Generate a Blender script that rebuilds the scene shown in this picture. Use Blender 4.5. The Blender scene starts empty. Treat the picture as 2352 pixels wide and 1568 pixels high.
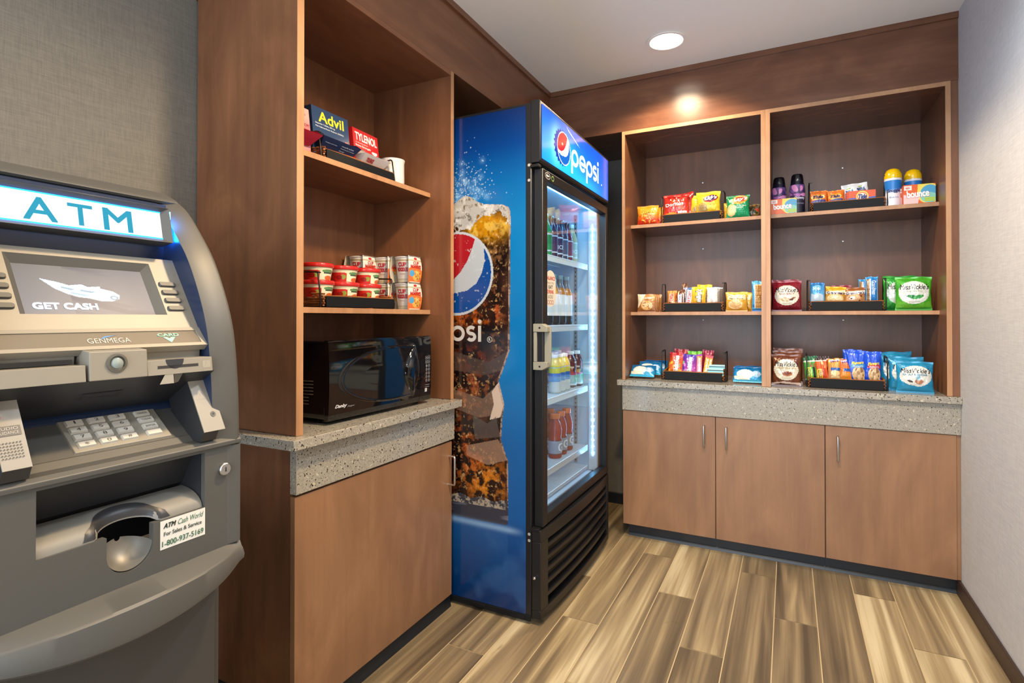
import bpy, math, random
import numpy as np
from mathutils import Matrix, Vector
random.seed(7); rng = np.random.default_rng(7)
PI = math.pi
sc = bpy.context.scene
COL = sc.collection

# ------------------------------------------------------------------ camera, world, lights, exposure
cam = bpy.data.cameras.new('camera'); cam_o = bpy.data.objects.new('camera', cam); COL.objects.link(cam_o)
cam.sensor_width = 36.0; cam.lens = 19.274; cam.shift_x = 0.0020; cam.shift_y = -0.02725; cam.clip_start = 0.02
cam_o.location = (0, 0, 1.2); cam_o.rotation_euler = (math.radians(90.484), 0, math.radians(26.94))
sc.camera = cam_o
sc.view_settings.view_transform = 'Standard'; sc.view_settings.look = 'None'
sc.view_settings.exposure = 0.18; sc.view_settings.gamma = 1.0; sc.view_settings.use_curve_mapping = False
world = bpy.data.worlds.new('world'); sc.world = world; world.use_nodes = True
world.node_tree.nodes['Background'].inputs[0].default_value = (0.80, 0.88, 1.0, 1)
world.node_tree.nodes['Background'].inputs[1].default_value = 1.5

def spot(loc, power, ang=140, blend=0.6, col=(1, .80, .58), rad=0.06):
    l = bpy.data.lights.new('downlight_beam', 'SPOT'); l.energy = power; l.color = col
    l.spot_size = math.radians(ang); l.spot_blend = blend; l.shadow_soft_size = rad
    o = bpy.data.objects.new('downlight_beam', l); o.location = loc; COL.objects.link(o); return o
def area(loc, rot, sx, sy, power, col):
    l = bpy.data.lights.new('window_light', 'AREA'); l.shape = 'RECTANGLE'; l.size = sx; l.size_y = sy
    l.energy = power; l.color = col
    o = bpy.data.objects.new('window_light', l); o.location = loc; o.rotation_euler = rot; COL.objects.link(o); return o
ZC = 2.523
LAMPS = [(-.515, 2.66), (-.35, 1.30), (-.25, -.25), (.22, 1.50)]
spot((-.515, 2.66, ZC - .03), 52, 138, .25, (1, .76, .50))
spot((-.35, 1.30, ZC - .03), 125, 156, .5, (1, .70, .38))
spot((.22, 1.50, ZC - .03), 52, 168, .5, (.84, .92, 1))  # added cool fill for the back shelving, an unseen extra lamp
spot((-.25, -.25, ZC - .03), 31, 154, .12, (1, .78, .52))
# daylight from the window side behind the camera
area((-.45, -1.9, 1.45), (math.radians(97), 0, math.radians(-3)), 2.2, 1.9, 72, (.74, .86, 1.0))

# ------------------------------------------------------------------ colour + materials
def lin(c):
    if isinstance(c, str):
        c = c.lstrip('#'); c = [int(c[i:i+2], 16)/255 for i in (0, 2, 4)]
    a = np.asarray(c, float); return np.where(a <= .04045, a/12.92, ((a+.055)/1.055)**2.4)
def newmat(name):
    m = bpy.data.materials.new(name); m.use_nodes = True
    return m, m.node_tree, m.node_tree.nodes['Principled BSDF']
def plain(name, c, rough=.5, metal=0, coat=0, spec=.5, emit=0):
    m, nt, b = newmat(name); L = (*lin(c), 1)
    b.inputs['Base Color'].default_value = L; b.inputs['Roughness'].default_value = rough
    b.inputs['Metallic'].default_value = metal; b.inputs['Coat Weight'].default_value = coat
    b.inputs['Specular IOR Level'].default_value = spec
    if emit: b.inputs['Emission Color'].default_value = L; b.inputs['Emission Strength'].default_value = emit
    return m
def printed(name, rough=.45, metal=0, coat=0, emit=0, spec=.5):
    m, nt, b = newmat(name); a = nt.nodes.new('ShaderNodeAttribute'); a.attribute_name = 'Col'
    nt.links.new(a.outputs['Color'], b.inputs['Base Color'])
    b.inputs['Roughness'].default_value = rough; b.inputs['Metallic'].default_value = metal
    b.inputs['Coat Weight'].default_value = coat; b.inputs['Coat Roughness'].default_value = .12
    b.inputs['Specular IOR Level'].default_value = spec
    if emit:
        nt.links.new(a.outputs['Color'], b.inputs['Emission Color']); b.inputs['Emission Strength'].default_value = emit
    return m
def N(nt, t, **kw):
    n = nt.nodes.new(t)
    for k, v in kw.items():
        if k in n.inputs: n.inputs[k].default_value = v
        else: setattr(n, k, v)
    return n
def coords(nt, scale, kind='Object', rot=(0, 0, 0)):
    t = N(nt, 'ShaderNodeTexCoord'); mp = N(nt, 'ShaderNodeMapping'); mp.inputs['Scale'].default_value = scale
    mp.inputs['Rotation'].default_value = rot; nt.links.new(t.outputs[kind], mp.inputs['Vector']); return mp
def ramp(nt, stops):
    r = N(nt, 'ShaderNodeValToRGB'); e = r.color_ramp.elements
    while len(e) < len(stops): e.new(.5)
    for i, (p, c) in enumerate(stops): e[i].position = p; e[i].color = (*lin(c), 1)
    return r
def wood(name, cols, along='Z', rough=.36, fine=34, coat=.0):
    m, nt, b = newmat(name); L = nt.links
    s = {'Z': (fine, fine, fine*.045), 'X': (fine*.045, fine, fine), 'Y': (fine, fine*.045, fine)}[along]
    s2 = {'Z': (5.0, 5.0, 1.9), 'X': (1.9, 5.0, 5.0), 'Y': (5.0, 1.9, 5.0)}[along]
    n1 = N(nt, 'ShaderNodeTexNoise', Scale=1.0, Detail=7.0, Roughness=.62, Distortion=.25)
    L.new(coords(nt, s).outputs[0], n1.inputs['Vector'])
    n2 = N(nt, 'ShaderNodeTexNoise', Scale=1.0, Detail=4.0, Roughness=.55, Distortion=1.6)
    L.new(coords(nt, s2).outputs[0], n2.inputs['Vector'])
    mx = N(nt, 'ShaderNodeMath', operation='MULTIPLY_ADD'); mx.inputs[1].default_value = .36
    L.new(n1.outputs[0], mx.inputs[0])
    m2 = N(nt, 'ShaderNodeMath', operation='MULTIPLY'); m2.inputs[1].default_value = .64
    L.new(n2.outputs[0], m2.inputs[0]); L.new(m2.outputs[0], mx.inputs[2])
    r = ramp(nt, [(.30, cols[0]), (.50, cols[1]), (.68, cols[2])]); L.new(mx.outputs[0], r.inputs[0])
    L.new(r.outputs[0], b.inputs['Base Color']); b.inputs['Roughness'].default_value = rough
    b.inputs['Coat Weight'].default_value = coat; b.inputs['Coat Roughness'].default_value = .2
    bp = N(nt, 'ShaderNodeBump', Strength=.05, Distance=.002); L.new(n1.outputs[0], bp.inputs['Height']); L.new(bp.outputs[0], b.inputs['Normal'])
    return m
def linen(name, c0, c1):
    m, nt, b = newmat(name); L = nt.links
    a = N(nt, 'ShaderNodeTexNoise', Scale=1.0, Detail=3.0); L.new(coords(nt, (420, 420, 26)).outputs[0], a.inputs['Vector'])
    d = N(nt, 'ShaderNodeTexNoise', Scale=1.0, Detail=3.0); L.new(coords(nt, (16, 16, 420)).outputs[0], d.inputs['Vector'])
    s = N(nt, 'ShaderNodeMath', operation='ADD'); L.new(a.outputs[0], s.inputs[0]); L.new(d.outputs[0], s.inputs[1])
    h = N(nt, 'ShaderNodeMath', operation='MULTIPLY'); h.inputs[1].default_value = .5; L.new(s.outputs[0], h.inputs[0])
    r = ramp(nt, [(.36, c0), (.64, c1)]); L.new(h.outputs[0], r.inputs[0]); L.new(r.outputs[0], b.inputs['Base Color'])
    b.inputs['Roughness'].default_value = .8
    bp = N(nt, 'ShaderNodeBump', Strength=.12, Distance=.001); L.new(h.outputs[0], bp.inputs['Height']); L.new(bp.outputs[0], b.inputs['Normal'])
    return m
def granite(name):
    m, nt, b = newmat(name); L = nt.links
    co = coords(nt, (1, 1, 1))
    n = N(nt, 'ShaderNodeTexNoise', Scale=150.0, Detail=5.0, Roughness=.7); L.new(co.outputs[0], n.inputs['Vector'])
    r = ramp(nt, [(.34, '#87837a'), (.5, '#9f9a8e'), (.68, '#b5b0a4')]); L.new(n.outputs[0], r.inputs[0])
    v = N(nt, 'ShaderNodeTexNoise', Scale=150.0, Detail=1.0, Roughness=.5); L.new(co.outputs[0], v.inputs['Vector'])
    r2 = ramp(nt, [(.64, '#000000'), (.67, '#ffffff')]); L.new(v.outputs[0], r2.inputs[0])
    v3 = N(nt, 'ShaderNodeTexNoise', Scale=70.0, Detail=2.0); L.new(co.outputs[0], v3.inputs['Vector'])
    r3 = ramp(nt, [(.645, '#000000'), (.70, '#ffffff')]); L.new(v3.outputs[0], r3.inputs[0])
    mx = N(nt, 'ShaderNodeMix', data_type='RGBA'); L.new(r2.outputs[0], mx.inputs[0]); L.new(r.outputs[0], mx.inputs[6]); mx.inputs[7].default_value = (*lin('#3b342b'), 1)
    mx2 = N(nt, 'ShaderNodeMix', data_type='RGBA'); L.new(r3.outputs[0], mx2.inputs[0]); L.new(mx.outputs[2], mx2.inputs[6]); mx2.inputs[7].default_value = (*lin('#c4bda9'), 1)
    L.new(mx2.outputs[2], b.inputs['Base Color']); b.inputs['Roughness'].default_value = .16
    return m
def glass_pane(name, tint=(.93, .98, 1), refl=.045):
    m = bpy.data.materials.new(name); m.use_nodes = True; nt = m.node_tree; nt.nodes.clear()
    o = N(nt, 'ShaderNodeOutputMaterial'); t = N(nt, 'ShaderNodeBsdfTransparent'); t.inputs[0].default_value = (*tint, 1)
    g = N(nt, 'ShaderNodeBsdfGlossy'); g.inputs['Roughness'].default_value = .0
    lw = N(nt, 'ShaderNodeLayerWeight'); lw.inputs[0].default_value = .5; mx = N(nt, 'ShaderNodeMixShader')
    pw = N(nt, 'ShaderNodeMath', operation='POWER'); pw.inputs[1].default_value = 4.5; nt.links.new(lw.outputs['Facing'], pw.inputs[0])
    f = N(nt, 'ShaderNodeMath', operation='MULTIPLY_ADD'); f.inputs[1].default_value = .9; f.inputs[2].default_value = refl; nt.links.new(pw.outputs[0], f.inputs[0])
    nt.links.new(f.outputs[0], mx.inputs[0]); nt.links.new(t.outputs[0], mx.inputs[1]); nt.links.new(g.outputs[0], mx.inputs[2]); nt.links.new(mx.outputs[0], o.inputs[0])
    return m
def emitter(name, c, s):
    m = bpy.data.materials.new(name); m.use_nodes = True; nt = m.node_tree; nt.nodes.clear()
    o = N(nt, 'ShaderNodeOutputMaterial'); e = N(nt, 'ShaderNodeEmission'); e.inputs[0].default_value = (*lin(c), 1); e.inputs[1].default_value = s
    nt.links.new(e.outputs[0], o.inputs[0]); return m

WC = ['#5f3c26', '#734a30', '#85583a']
M = {}
M['wood'] = wood('maple_laminate', WC)
M['woodX'] = wood('maple_laminate_horizontal', ['#553526', '#68432f', '#7a523b'], 'X', .24)
M['woodY'] = wood('maple_laminate_lengthwise', ['#613e2a', '#744c34', '#875b40'], 'Y', .3)
M['door'] = wood('maple_door_laminate', ['#7f5c42', '#8f694c', '#9f7756'], 'Z', .34, 26)
M['edge'] = wood('edge_banding', ['#946b4a', '#ad8059', '#bd9069'], 'Z', .4, 60)
M['linen_grey'] = linen('grey_linen_wallcovering', '#64615a', '#757168')
M['linen_light'] = linen('pale_linen_wallcovering', '#bcbec2', '#d0d2d4')
M['ceiling'] = plain('ceiling_paint', '#f4f0e9', .85)
M['granite'] = granite('speckled_stone')
M['black'] = plain('black_plastic', '#121316', .38)
M['blackm'] = plain('black_metal', '#0f1113', .6, 0, 0, .25)
M['gloss'] = plain('gloss_black', '#07080b', .06, 0, .6)
M['toe'] = plain('dark_rubber_base', '#1a2026', .35)
M['brown_base'] = plain('brown_rubber_base', '#3e2c24', .5)
M['steel'] = plain('brushed_steel', '#c9c7c3', .28, 1)
M['wire'] = plain('black_wire', '#1b1714', .35, .3)
M['wicker'] = wood('wicker_weave', ['#6a3c1c', '#9b6030', '#bd7f45'], 'X', .5, 120)
M['card'] = printed('printed_card', .42, 0, .15)
M['foil'] = printed('printed_foil', .27, .12, .35)
M['plastic'] = printed('printed_plastic', .22, 0, .4)
M['decal'] = printed('printed_decal', .2, 0, .25)
M['sign'] = printed('backlit_sign', .15, 0, .3, 1.05)
M['screen'] = printed('lcd_screen', .35, 0, 0, .45, .2)
M['glass'] = glass_pane('door_glass')
M['led'] = emitter('led_cool', '#7cc8ff', 150); M['ledbar'] = emitter('led_bar', '#7cc8ff', 36)
M['lampglow'] = emitter('lamp_diffuser', '#fff1dc', 9)
M['atm_white'] = emitter('lit_panel', '#f3f8ff', 1.15)
M['atm_blue'] = emitter('blue_led', '#1487ff', 9); M['atm_blue2'] = emitter('blue_side_led', '#1c8cff', 130)
M['liner'] = plain('white_liner', '#bfdaec', .35)
M['shelfwire'] = plain('white_coated_wire', '#dde3e6', .3)
M['atm'] = plain('atm_grey_plastic', '#52514d', .48, .08)
M['atm_dark'] = plain('atm_dark_grey', '#333335', .4, .2)
M['atm_body'] = plain('atm_steel_body', '#454441', .5, .2)
M['atm_silver'] = plain('atm_silver_plastic', '#8e887b', .48, .1)
M['atm_navy'] = plain('atm_navy_plastic', '#23304a', .3)
M['atm_key'] = plain('atm_key_metal', '#cdc6b8', .3, .5)

# ------------------------------------------------------------------ mesh builder
_tcache = {}
def text_mesh(s, bold=0., shear=0., space=1.0):
    k = (s, bold, shear, space)
    if k not in _tcache:
        c = bpy.data.curves.new('t', 'FONT'); c.body = s; c.offset = bold; c.shear = shear; c.space_character = space
        c.resolution_u = 3; c.fill_mode = 'FRONT'
        o = bpy.data.objects.new('t', c); COL.objects.link(o)
        dg = bpy.context.evaluated_depsgraph_get(); dg.update()
        me = bpy.data.meshes.new_from_object(o.evaluated_get(dg))
        v = np.array([p.co[:2] for p in me.vertices]); f = [tuple(p.vertices) for p in me.polygons]
        bpy.data.objects.remove(o); bpy.data.curves.remove(c); bpy.data.meshes.remove(me)
        v = (v - v.min(0))/(v.max(0)-v.min(0)); _tcache[k] = (v, f)
    return _tcache[k]
WHITE = (1., 1., 1.)
class MB:
    def __init__(s): s.v = []; s.f = []; s.c = []; s.m = []
    def add(s, vs, fs, col=WHITE, mat=0):
        o = len(s.v); s.v += [tuple(map(float, p)) for p in vs]
        s.f += [tuple(i+o for i in f) for f in fs]
        n = len(fs)
        if isinstance(col, np.ndarray) and col.ndim == 2: s.c += [tuple(x) for x in col]
        else:
            L = tuple(lin(col)); s.c += [L]*n
        s.m += [mat]*n
    def box(s, x0, x1, y0, y1, z0, z1, col=WHITE, mat=0):
        v = [(x, y, z) for x in (x0, x1) for y in (y0, y1) for z in (z0, z1)]
        s.add(v, [(0, 1, 3, 2), (4, 6, 7, 5), (0, 4, 5, 1), (2, 3, 7, 6), (0, 2, 6, 4), (1, 5, 7, 3)], col, mat); return s
    def prism(s, poly, lo, hi, axis='Y', col=WHITE, mat=0):
        def P(a, b, t): return {'Y': (a, t, b), 'X': (t, a, b), 'Z': (a, b, t)}[axis]
        n = len(poly); v = [P(a, b, lo) for a, b in poly] + [P(a, b, hi) for a, b in poly]
        s.add(v, [tuple(range(n))[::-1], tuple(range(n, 2*n))] + [(i, (i+1) % n, (i+1) % n+n, i+n) for i in range(n)], col, mat); return s
    def grid(s, P, cols=None, mat=0, col=WHITE):   # P: (nv+1, nu+1, 3)
        P = np.asarray(P); nv, nu = P.shape[0]-1, P.shape[1]-1
        i = np.arange(nv)[:, None]*(nu+1) + np.arange(nu)[None]
        F = np.stack([i, i+1, i+nu+2, i+nu+1], -1).reshape(-1, 4)
        s.add(P.reshape(-1, 3).tolist(), F.tolist(), cols.reshape(-1, 3) if cols is not None else col, mat); return s
    def lathe(s, prof, n=28, cx=0, cy=0, col=WHITE, mat=0, colf=None, caps=True):
        a = np.linspace(0, 2*PI, n+1)
        P = np.array([[(cx+r*math.sin(t), cy-r*math.cos(t), z) for t in a] for r, z in prof])
        cols = None
        if colf is not None: cols = np.array([[colf((a[j]+a[j+1])/2, (prof[i][1]+prof[i+1][1])/2) for j in range(n)] for i in range(len(prof)-1)])
        s.grid(P, cols, mat, col)
        if caps:
            for k in (0, -1):
                if prof[k][0] > 1e-5: s.add([tuple(p) for p in P[k][:-1]], [tuple(range(n))], col if colf is None else cols[k, 0][None], mat)
        return s
    def tube(s, pts, r, n=8, col=WHITE, mat=0, closed=False):
        pts = [Vector(p) for p in pts]; k = len(pts); rings = []
        up = Vector((0, 0, 1)); prev = None
        for i in range(k):
            a = pts[(i-1) % k] if (closed or i) else pts[0]; b = pts[(i+1) % k] if (closed or i < k-1) else pts[-1]
            t = (b-a).normalized()
            if prev is None:
                q = up if abs(t.dot(up)) < .9 else Vector((1, 0, 0)); nrm = (q - t*q.dot(t)).normalized()
            else: nrm = (prev - t*prev.dot(t)).normalized()
            prev = nrm; bn = t.cross(nrm)
            rings.append([pts[i] + (nrm*math.cos(2*PI*j/n) + bn*math.sin(2*PI*j/n))*r for j in range(n)])
        v = [p for R in rings for p in R]; f = []
        for i in range(k if closed else k-1):
            for j in range(n): f.append((i*n+j, i*n+(j+1) % n, ((i+1) % k)*n+(j+1) % n, ((i+1) % k)*n+j))
        if not closed: f += [tuple(range(n))[::-1], tuple(range((k-1)*n, k*n))]
        s.add(v, f, col, mat); return s
    def text(s, t, fn, x0, x1, z0, z1, col=(0, 0, 0), mat=0, bold=.0, shear=0., space=1., rot=0):
        """lettering fitted to the rectangle x0..x1, z0..z1 of the surface fn(a,b)->point; rot in degrees about its centre"""
        v, f = text_mesh(t, 0., shear, space)
        if bold > 0:      # heavier strokes: the same lettering laid again around itself
            p0, pa, pb = [np.array(fn(*q)) for q in ((x0, z0), (x0+(x1-x0)*.02, z0), (x0, z0+(z1-z0)*.02))]
            la, lb = np.linalg.norm(pa-p0)/(.02*abs(x1-x0)), np.linalg.norm(pb-p0)/(.02*abs(z1-z0))
            hm = (lb*abs(z1-z0)) if rot not in (90, -90) else (la*abs(x1-x0)); em = bold*.62*hm; ea, eb = em/la*np.sign(x1-x0), em/lb*np.sign(z1-z0)
            nn = np.cross(pa-p0, pb-p0); nn = nn/np.linalg.norm(nn)
            for k, (da, db) in enumerate(((-1, -1), (1, -1), (-1, 1), (1, 1), (1, 0), (-1, 0))):
                s.text(t, (lambda a, b, o=nn*(k+1)*4e-5: tuple(np.array(fn(a, b))+o)), x0+ea+ea*da, x1-ea+ea*da, z0+eb+eb*db, z1-eb+eb*db, col, mat, 0, shear, space, rot)
            x0, x1, z0, z1 = x0+ea, x1-ea, z0+eb, z1-eb
        if rot in (90, -90):
            w = v[:, ::-1].copy(); w[:, 0 if rot == 90 else 1] = 1 - w[:, 0 if rot == 90 else 1]; v = w; r = 0
        else: r = math.radians(rot)
        a = x0 + v[:, 0]*(x1-x0); b = z0 + v[:, 1]*(z1-z0)
        if r:
            ca, cb = (x0+x1)/2, (z0+z1)/2; a, b = ca+(a-ca)*math.cos(r)-(b-cb)*math.sin(r), cb+(a-ca)*math.sin(r)+(b-cb)*math.cos(r)
        s.add([fn(p, q) for p, q in zip(a, b)], f, col, mat); return s
    def ribbon(s, pts, w, fn, col=WHITE, mat=0, closed=False):
        p = np.array(pts, float); n = len(p); v = []; 
        for i in range(n):
            a = p[(i-1) % n] if (closed or i) else p[0]; b = p[(i+1) % n] if (closed or i < n-1) else p[-1]
            t = (b-a)/np.linalg.norm(b-a); q = np.array([-t[1], t[0]])*w/2
            v += [fn(*(p[i]+q)), fn(*(p[i]-q))]
        f = [(2*i, 2*i+1, (2*i+3) % (2*n), (2*i+2) % (2*n)) for i in range(n if closed else n-1)]
        s.add(v, f, col, mat); return s
    def disc(s, ca, cb, ra, rb, fn, col=WHITE, mat=0, n=28, a0=0, a1=2*PI):
        v = [fn(ca+ra*math.cos(a0+(a1-a0)*i/n), cb+rb*math.sin(a0+(a1-a0)*i/n)) for i in range(n + (0 if a1-a0 > 6.28 else 1))]
        s.add(v, [tuple(range(len(v)))], col, mat); return s
    def poly(s, pts, fn, col=WHITE, mat=0):
        s.add([fn(a, b) for a, b in pts], [tuple(range(len(pts)))], col, mat); return s
    def rect(s, a0, a1, b0, b1, fn, col=WHITE, mat=0): return s.poly([(a0, b0), (a1, b0), (a1, b1), (a0, b1)], fn, col, mat)
    def build(s, name, mats, parent=None, world=False, smooth=35, bev=0, seg=2):
        me = bpy.data.meshes.new(name)
        v = s.v
        if world and parent is not None:
            r = parent
            while r.parent: r = r.parent
            Mi = root_matrix(r).inverted(); v = [tuple(Mi @ Vector(p)) for p in v]
        me.from_pydata(v, [], s.f)
        if not isinstance(mats, (list, tuple)): mats = [mats]
        for m in mats: me.materials.append(M[m] if isinstance(m, str) else m)
        me.polygons.foreach_set('material_index', s.m)
        if any('Col' in [getattr(n, 'attribute_name', '') for n in mm.node_tree.nodes] for mm in me.materials):
            a = me.color_attributes.new('Col', 'FLOAT_COLOR', 'CORNER')
            cnt = np.array([len(f) for f in s.f]); c = np.repeat(np.array(s.c, dtype=np.float32), cnt, axis=0)
            a.data.foreach_set('color', np.concatenate([c, np.ones((len(c), 1), np.float32)], 1).ravel())
        me.validate(); me.update()
        if smooth:
            me.polygons.foreach_set('use_smooth', [True]*len(me.polygons)); me.set_sharp_from_angle(angle=math.radians(smooth))
        o = bpy.data.objects.new(name, me); COL.objects.link(o)
        if parent is not None: o.parent = parent
        if bev:
            b = o.modifiers.new('edge', 'BEVEL'); b.width = bev; b.segments = seg; b.limit_method = 'ANGLE'; b.angle_limit = math.radians(40)
        return o
def root_matrix(r): return Matrix.Translation(r.location) @ r.rotation_euler.to_matrix().to_4x4()
def tag(o, label, cat, group=None):
    o['label'] = label; o['category'] = cat
    if group: o['group'] = group
    return o
def thing(name, label, cat, loc=(0, 0, 0), rz=0, group=None, rx=0):
    o = bpy.data.objects.new(name, None); COL.objects.link(o); o.empty_display_size = .05
    o.location = loc; o.rotation_euler = (rx, 0, rz); return tag(o, label, cat, group)
def struct(name, mb, mats, **kw):
    o = mb.build(name, mats, **kw); o['kind'] = 'structure'; return o
def dup(root, loc, rz, label, rx=0, group=None):
    r = root.copy(); COL.objects.link(r); r.location = loc; r.rotation_euler = (rx, 0, rz); r['label'] = label
    if group: r['group'] = group
    for ch in list(root.children):
        c = ch.copy(); COL.objects.link(c); c.parent = r
        for g in list(ch.children):
            d = g.copy(); COL.objects.link(d); d.parent = c
    return r

# ------------------------------------------------------------------ small raster for printed artwork
class Ras:
    def __init__(s, nu, nv, bg='#ffffff'):
        s.nu, s.nv = nu, nv; s.U, s.V = np.meshgrid((np.arange(nu)+.5)/nu, (np.arange(nv)+.5)/nv)
        s.a = np.empty((nv, nu, 3)); s.a[:] = lin(bg)
    def put(s, mask, c): s.a[mask] = lin(c); return s
    def rect(s, u0, u1, v0, v1, c): return s.put((s.U > u0) & (s.U < u1) & (s.V > v0) & (s.V < v1), c)
    def ell(s, cu, cv, ru, rv, c, rot=0):
        r = math.radians(rot); x, y = s.U-cu, s.V-cv; x, y = x*math.cos(r)+y*math.sin(r), -x*math.sin(r)+y*math.cos(r)
        return s.put((x/ru)**2+(y/rv)**2 < 1, c)
    def poly(s, pts, c):
        ins = np.zeros(s.U.shape, bool); n = len(pts)
        for i in range(n):
            (x0, y0), (x1, y1) = pts[i], pts[(i+1) % n]
            if y0 == y1: continue
            cr = ((y0 > s.V) != (y1 > s.V)) & (s.U < (x1-x0)*(s.V-y0)/(y1-y0)+x0); ins ^= cr
        return s.put(ins, c)
    def vgrad(s, c0, c1, v0=0, v1=1, mask=None):
        t = np.clip((s.V-v0)/(v1-v0), 0, 1)[..., None]; g = lin(c0)*(1-t)+lin(c1)*t
        m = np.ones(s.U.shape, bool) if mask is None else mask; s.a[m] = g[m]; return s
    def mix(s, w, c): w = np.clip(w, 0, 1)[..., None]; s.a = s.a*(1-w)+lin(c)*w; return s
    def blobs(s, n, u0, u1, v0, v1, r, cs, seed=1, asp=1.):
        q = np.random.default_rng(seed)
        for i in range(n):
            rr = r*q.uniform(.6, 1.3); s.ell(q.uniform(u0, u1), q.uniform(v0, v1), rr, rr*asp, cs[int(q.integers(len(cs)))], q.uniform(0, 180))
        return s
def vnoise(X, Y, seed=0, oct=4, pers=.5):
    q = np.random.default_rng(seed); T = q.random((64, 64)); out = 0; amp = 1; tot = 0
    for o in range(oct):
        x, y = X*2**o, Y*2**o; xi, yi = np.floor(x).astype(int), np.floor(y).astype(int); fx, fy = x-xi, y-yi
        fx, fy = fx*fx*(3-2*fx), fy*fy*(3-2*fy)
        g = lambda a, b: T[(b+o*7) % 64, (a+o*13) % 64]
        out = out + amp*((g(xi, yi)*(1-fx)+g(xi+1, yi)*fx)*(1-fy)+(g(xi, yi+1)*(1-fx)+g(xi+1, yi+1)*fx)*fy)
        tot += amp; amp *= pers
    return out/tot

# ------------------------------------------------------------------ room shell
XW, XL, YB = .658, -1.2505, 2.979
XWL, YW = -1.711, 3.50
YR = -2.3
struct('wall_left', MB().box(XWL-.1, XWL, YR, YW+.1, 0, ZC+.1), 'linen_grey')
struct('wall_back', MB().box(XWL-.1, XW+.1, YW, YW+.1, 0, ZC+.1), 'linen_grey')
struct('wall_right', MB().box(XW, XW+.1, YR, YW+.1, 0, ZC+.1), 'linen_light')
struct('ceiling', MB().box(XWL-.1, XW+.1, YR, YW+.1, ZC, ZC+.1), 'ceiling')
# tiled floor: wood-look planks with pale grout
def floor_material():
    m, nt, b = newmat('wood_look_tile'); L = nt.links
    a = N(nt, 'ShaderNodeAttribute'); a.attribute_name = 'Col'
    sp = N(nt, 'ShaderNodeSeparateColor'); L.new(a.outputs['Color'], sp.inputs[0])
    t = N(nt, 'ShaderNodeTexCoord'); cb = N(nt, 'ShaderNodeCombineXYZ')
    for k, mul in ((0, 37.0), (1, 23.0)):
        q = N(nt, 'ShaderNodeMath', operation='MULTIPLY'); q.inputs[1].default_value = mul; L.new(sp.outputs[k], q.inputs[0]); L.new(q.outputs[0], cb.inputs[k])
    add = N(nt, 'ShaderNodeVectorMath', operation='ADD'); L.new(t.outputs['Object'], add.inputs[0]); L.new(cb.outputs[0], add.inputs[1])
    def noise(scale, det, rgh, dist):
        mp = N(nt, 'ShaderNodeMapping'); mp.inputs['Scale'].default_value = scale; L.new(add.outputs[0], mp.inputs[0])
        n = N(nt, 'ShaderNodeTexNoise', Scale=1.0, Detail=det, Roughness=rgh, Distortion=dist); L.new(mp.outputs[0], n.inputs['Vector']); return n
    n1 = noise((14, .6, 1), 2.5, .5, .7); n2 = noise((110, 2.0, 1), 6.0, .65, .3); n3 = noise((7, 2.6, 1), 2.0, .5, 1.8)
    mul = N(nt, 'ShaderNodeMath', operation='MULTIPLY'); mul.inputs[1].default_value = .80; L.new(n1.outputs[0], mul.inputs[0])
    m2 = N(nt, 'ShaderNodeMath', operation='MULTIPLY_ADD'); m2.inputs[1].default_value = .20; L.new(n2.outputs[0], m2.inputs[0]); L.new(mul.outputs[0], m2.inputs[2])
    m3 = N(nt, 'ShaderNodeMath', operation='MULTIPLY_ADD'); m3.inputs[1].default_value = .17; L.new(sp.outputs[2], m3.inputs[0]); L.new(m2.outputs[0], m3.inputs[2])
    r = ramp(nt, [(.40, '#524637'), (.50, '#6d5e48'), (.59, '#8a785b'), (.68, '#aa9671'), (.80, '#d6c69f')]); L.new(m3.outputs[0], r.inputs[0])
    kn = ramp(nt, [(.72, '#000000'), (.84, '#ffffff')]); L.new(n3.outputs[0], kn.inputs[0])
    mx = N(nt, 'ShaderNodeMix', data_type='RGBA'); L.new(kn.outputs[0], mx.inputs[0]); L.new(r.outputs[0], mx.inputs[6]); mx.inputs[7].default_value = (*lin('#4e4437'), 1)
    L.new(mx.outputs[2], b.inputs['Base Color']); b.inputs['Roughness'].default_value = .36
    bp = N(nt, 'ShaderNodeBump', Strength=.08, Distance=.002); L.new(n2.outputs[0], bp.inputs['Height']); L.new(bp.outputs[0], b.inputs['Normal'])
    return m
M['tile'] = floor_material(); M['grout'] = plain('pale_grout', '#cdb78c', .8)
fl = MB(); fl.box(XWL-.1, XW+.1, YR, YW+.1, -.08, -.0015, mat=1)
W_, Lp, g_ = .1525, 1.1115, .0018
for k in range(-12, 7):
    x0 = -.209+W_*k; j0 = 2.82-.3705*(k % 3)
    for j in range(-5, 3):
        y0 = j0+Lp*j; y1 = y0+Lp
        a, b_, c_, d_ = max(x0, XWL), min(x0+W_, XW), max(y0, YR), min(y1, YW)
        if b_-a < .005 or d_-c_ < .005: continue
        ss = np.array([[rng.random(), rng.random(), rng.random()]])
        fl.add([(a+g_, c_+g_, 0), (b_-g_, c_+g_, 0), (b_-g_, d_-g_, 0), (a+g_, d_-g_, 0)], [(0, 1, 2, 3)], ss, 0)
struct('floor', fl, ['tile', 'grout'], smooth=0)
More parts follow.
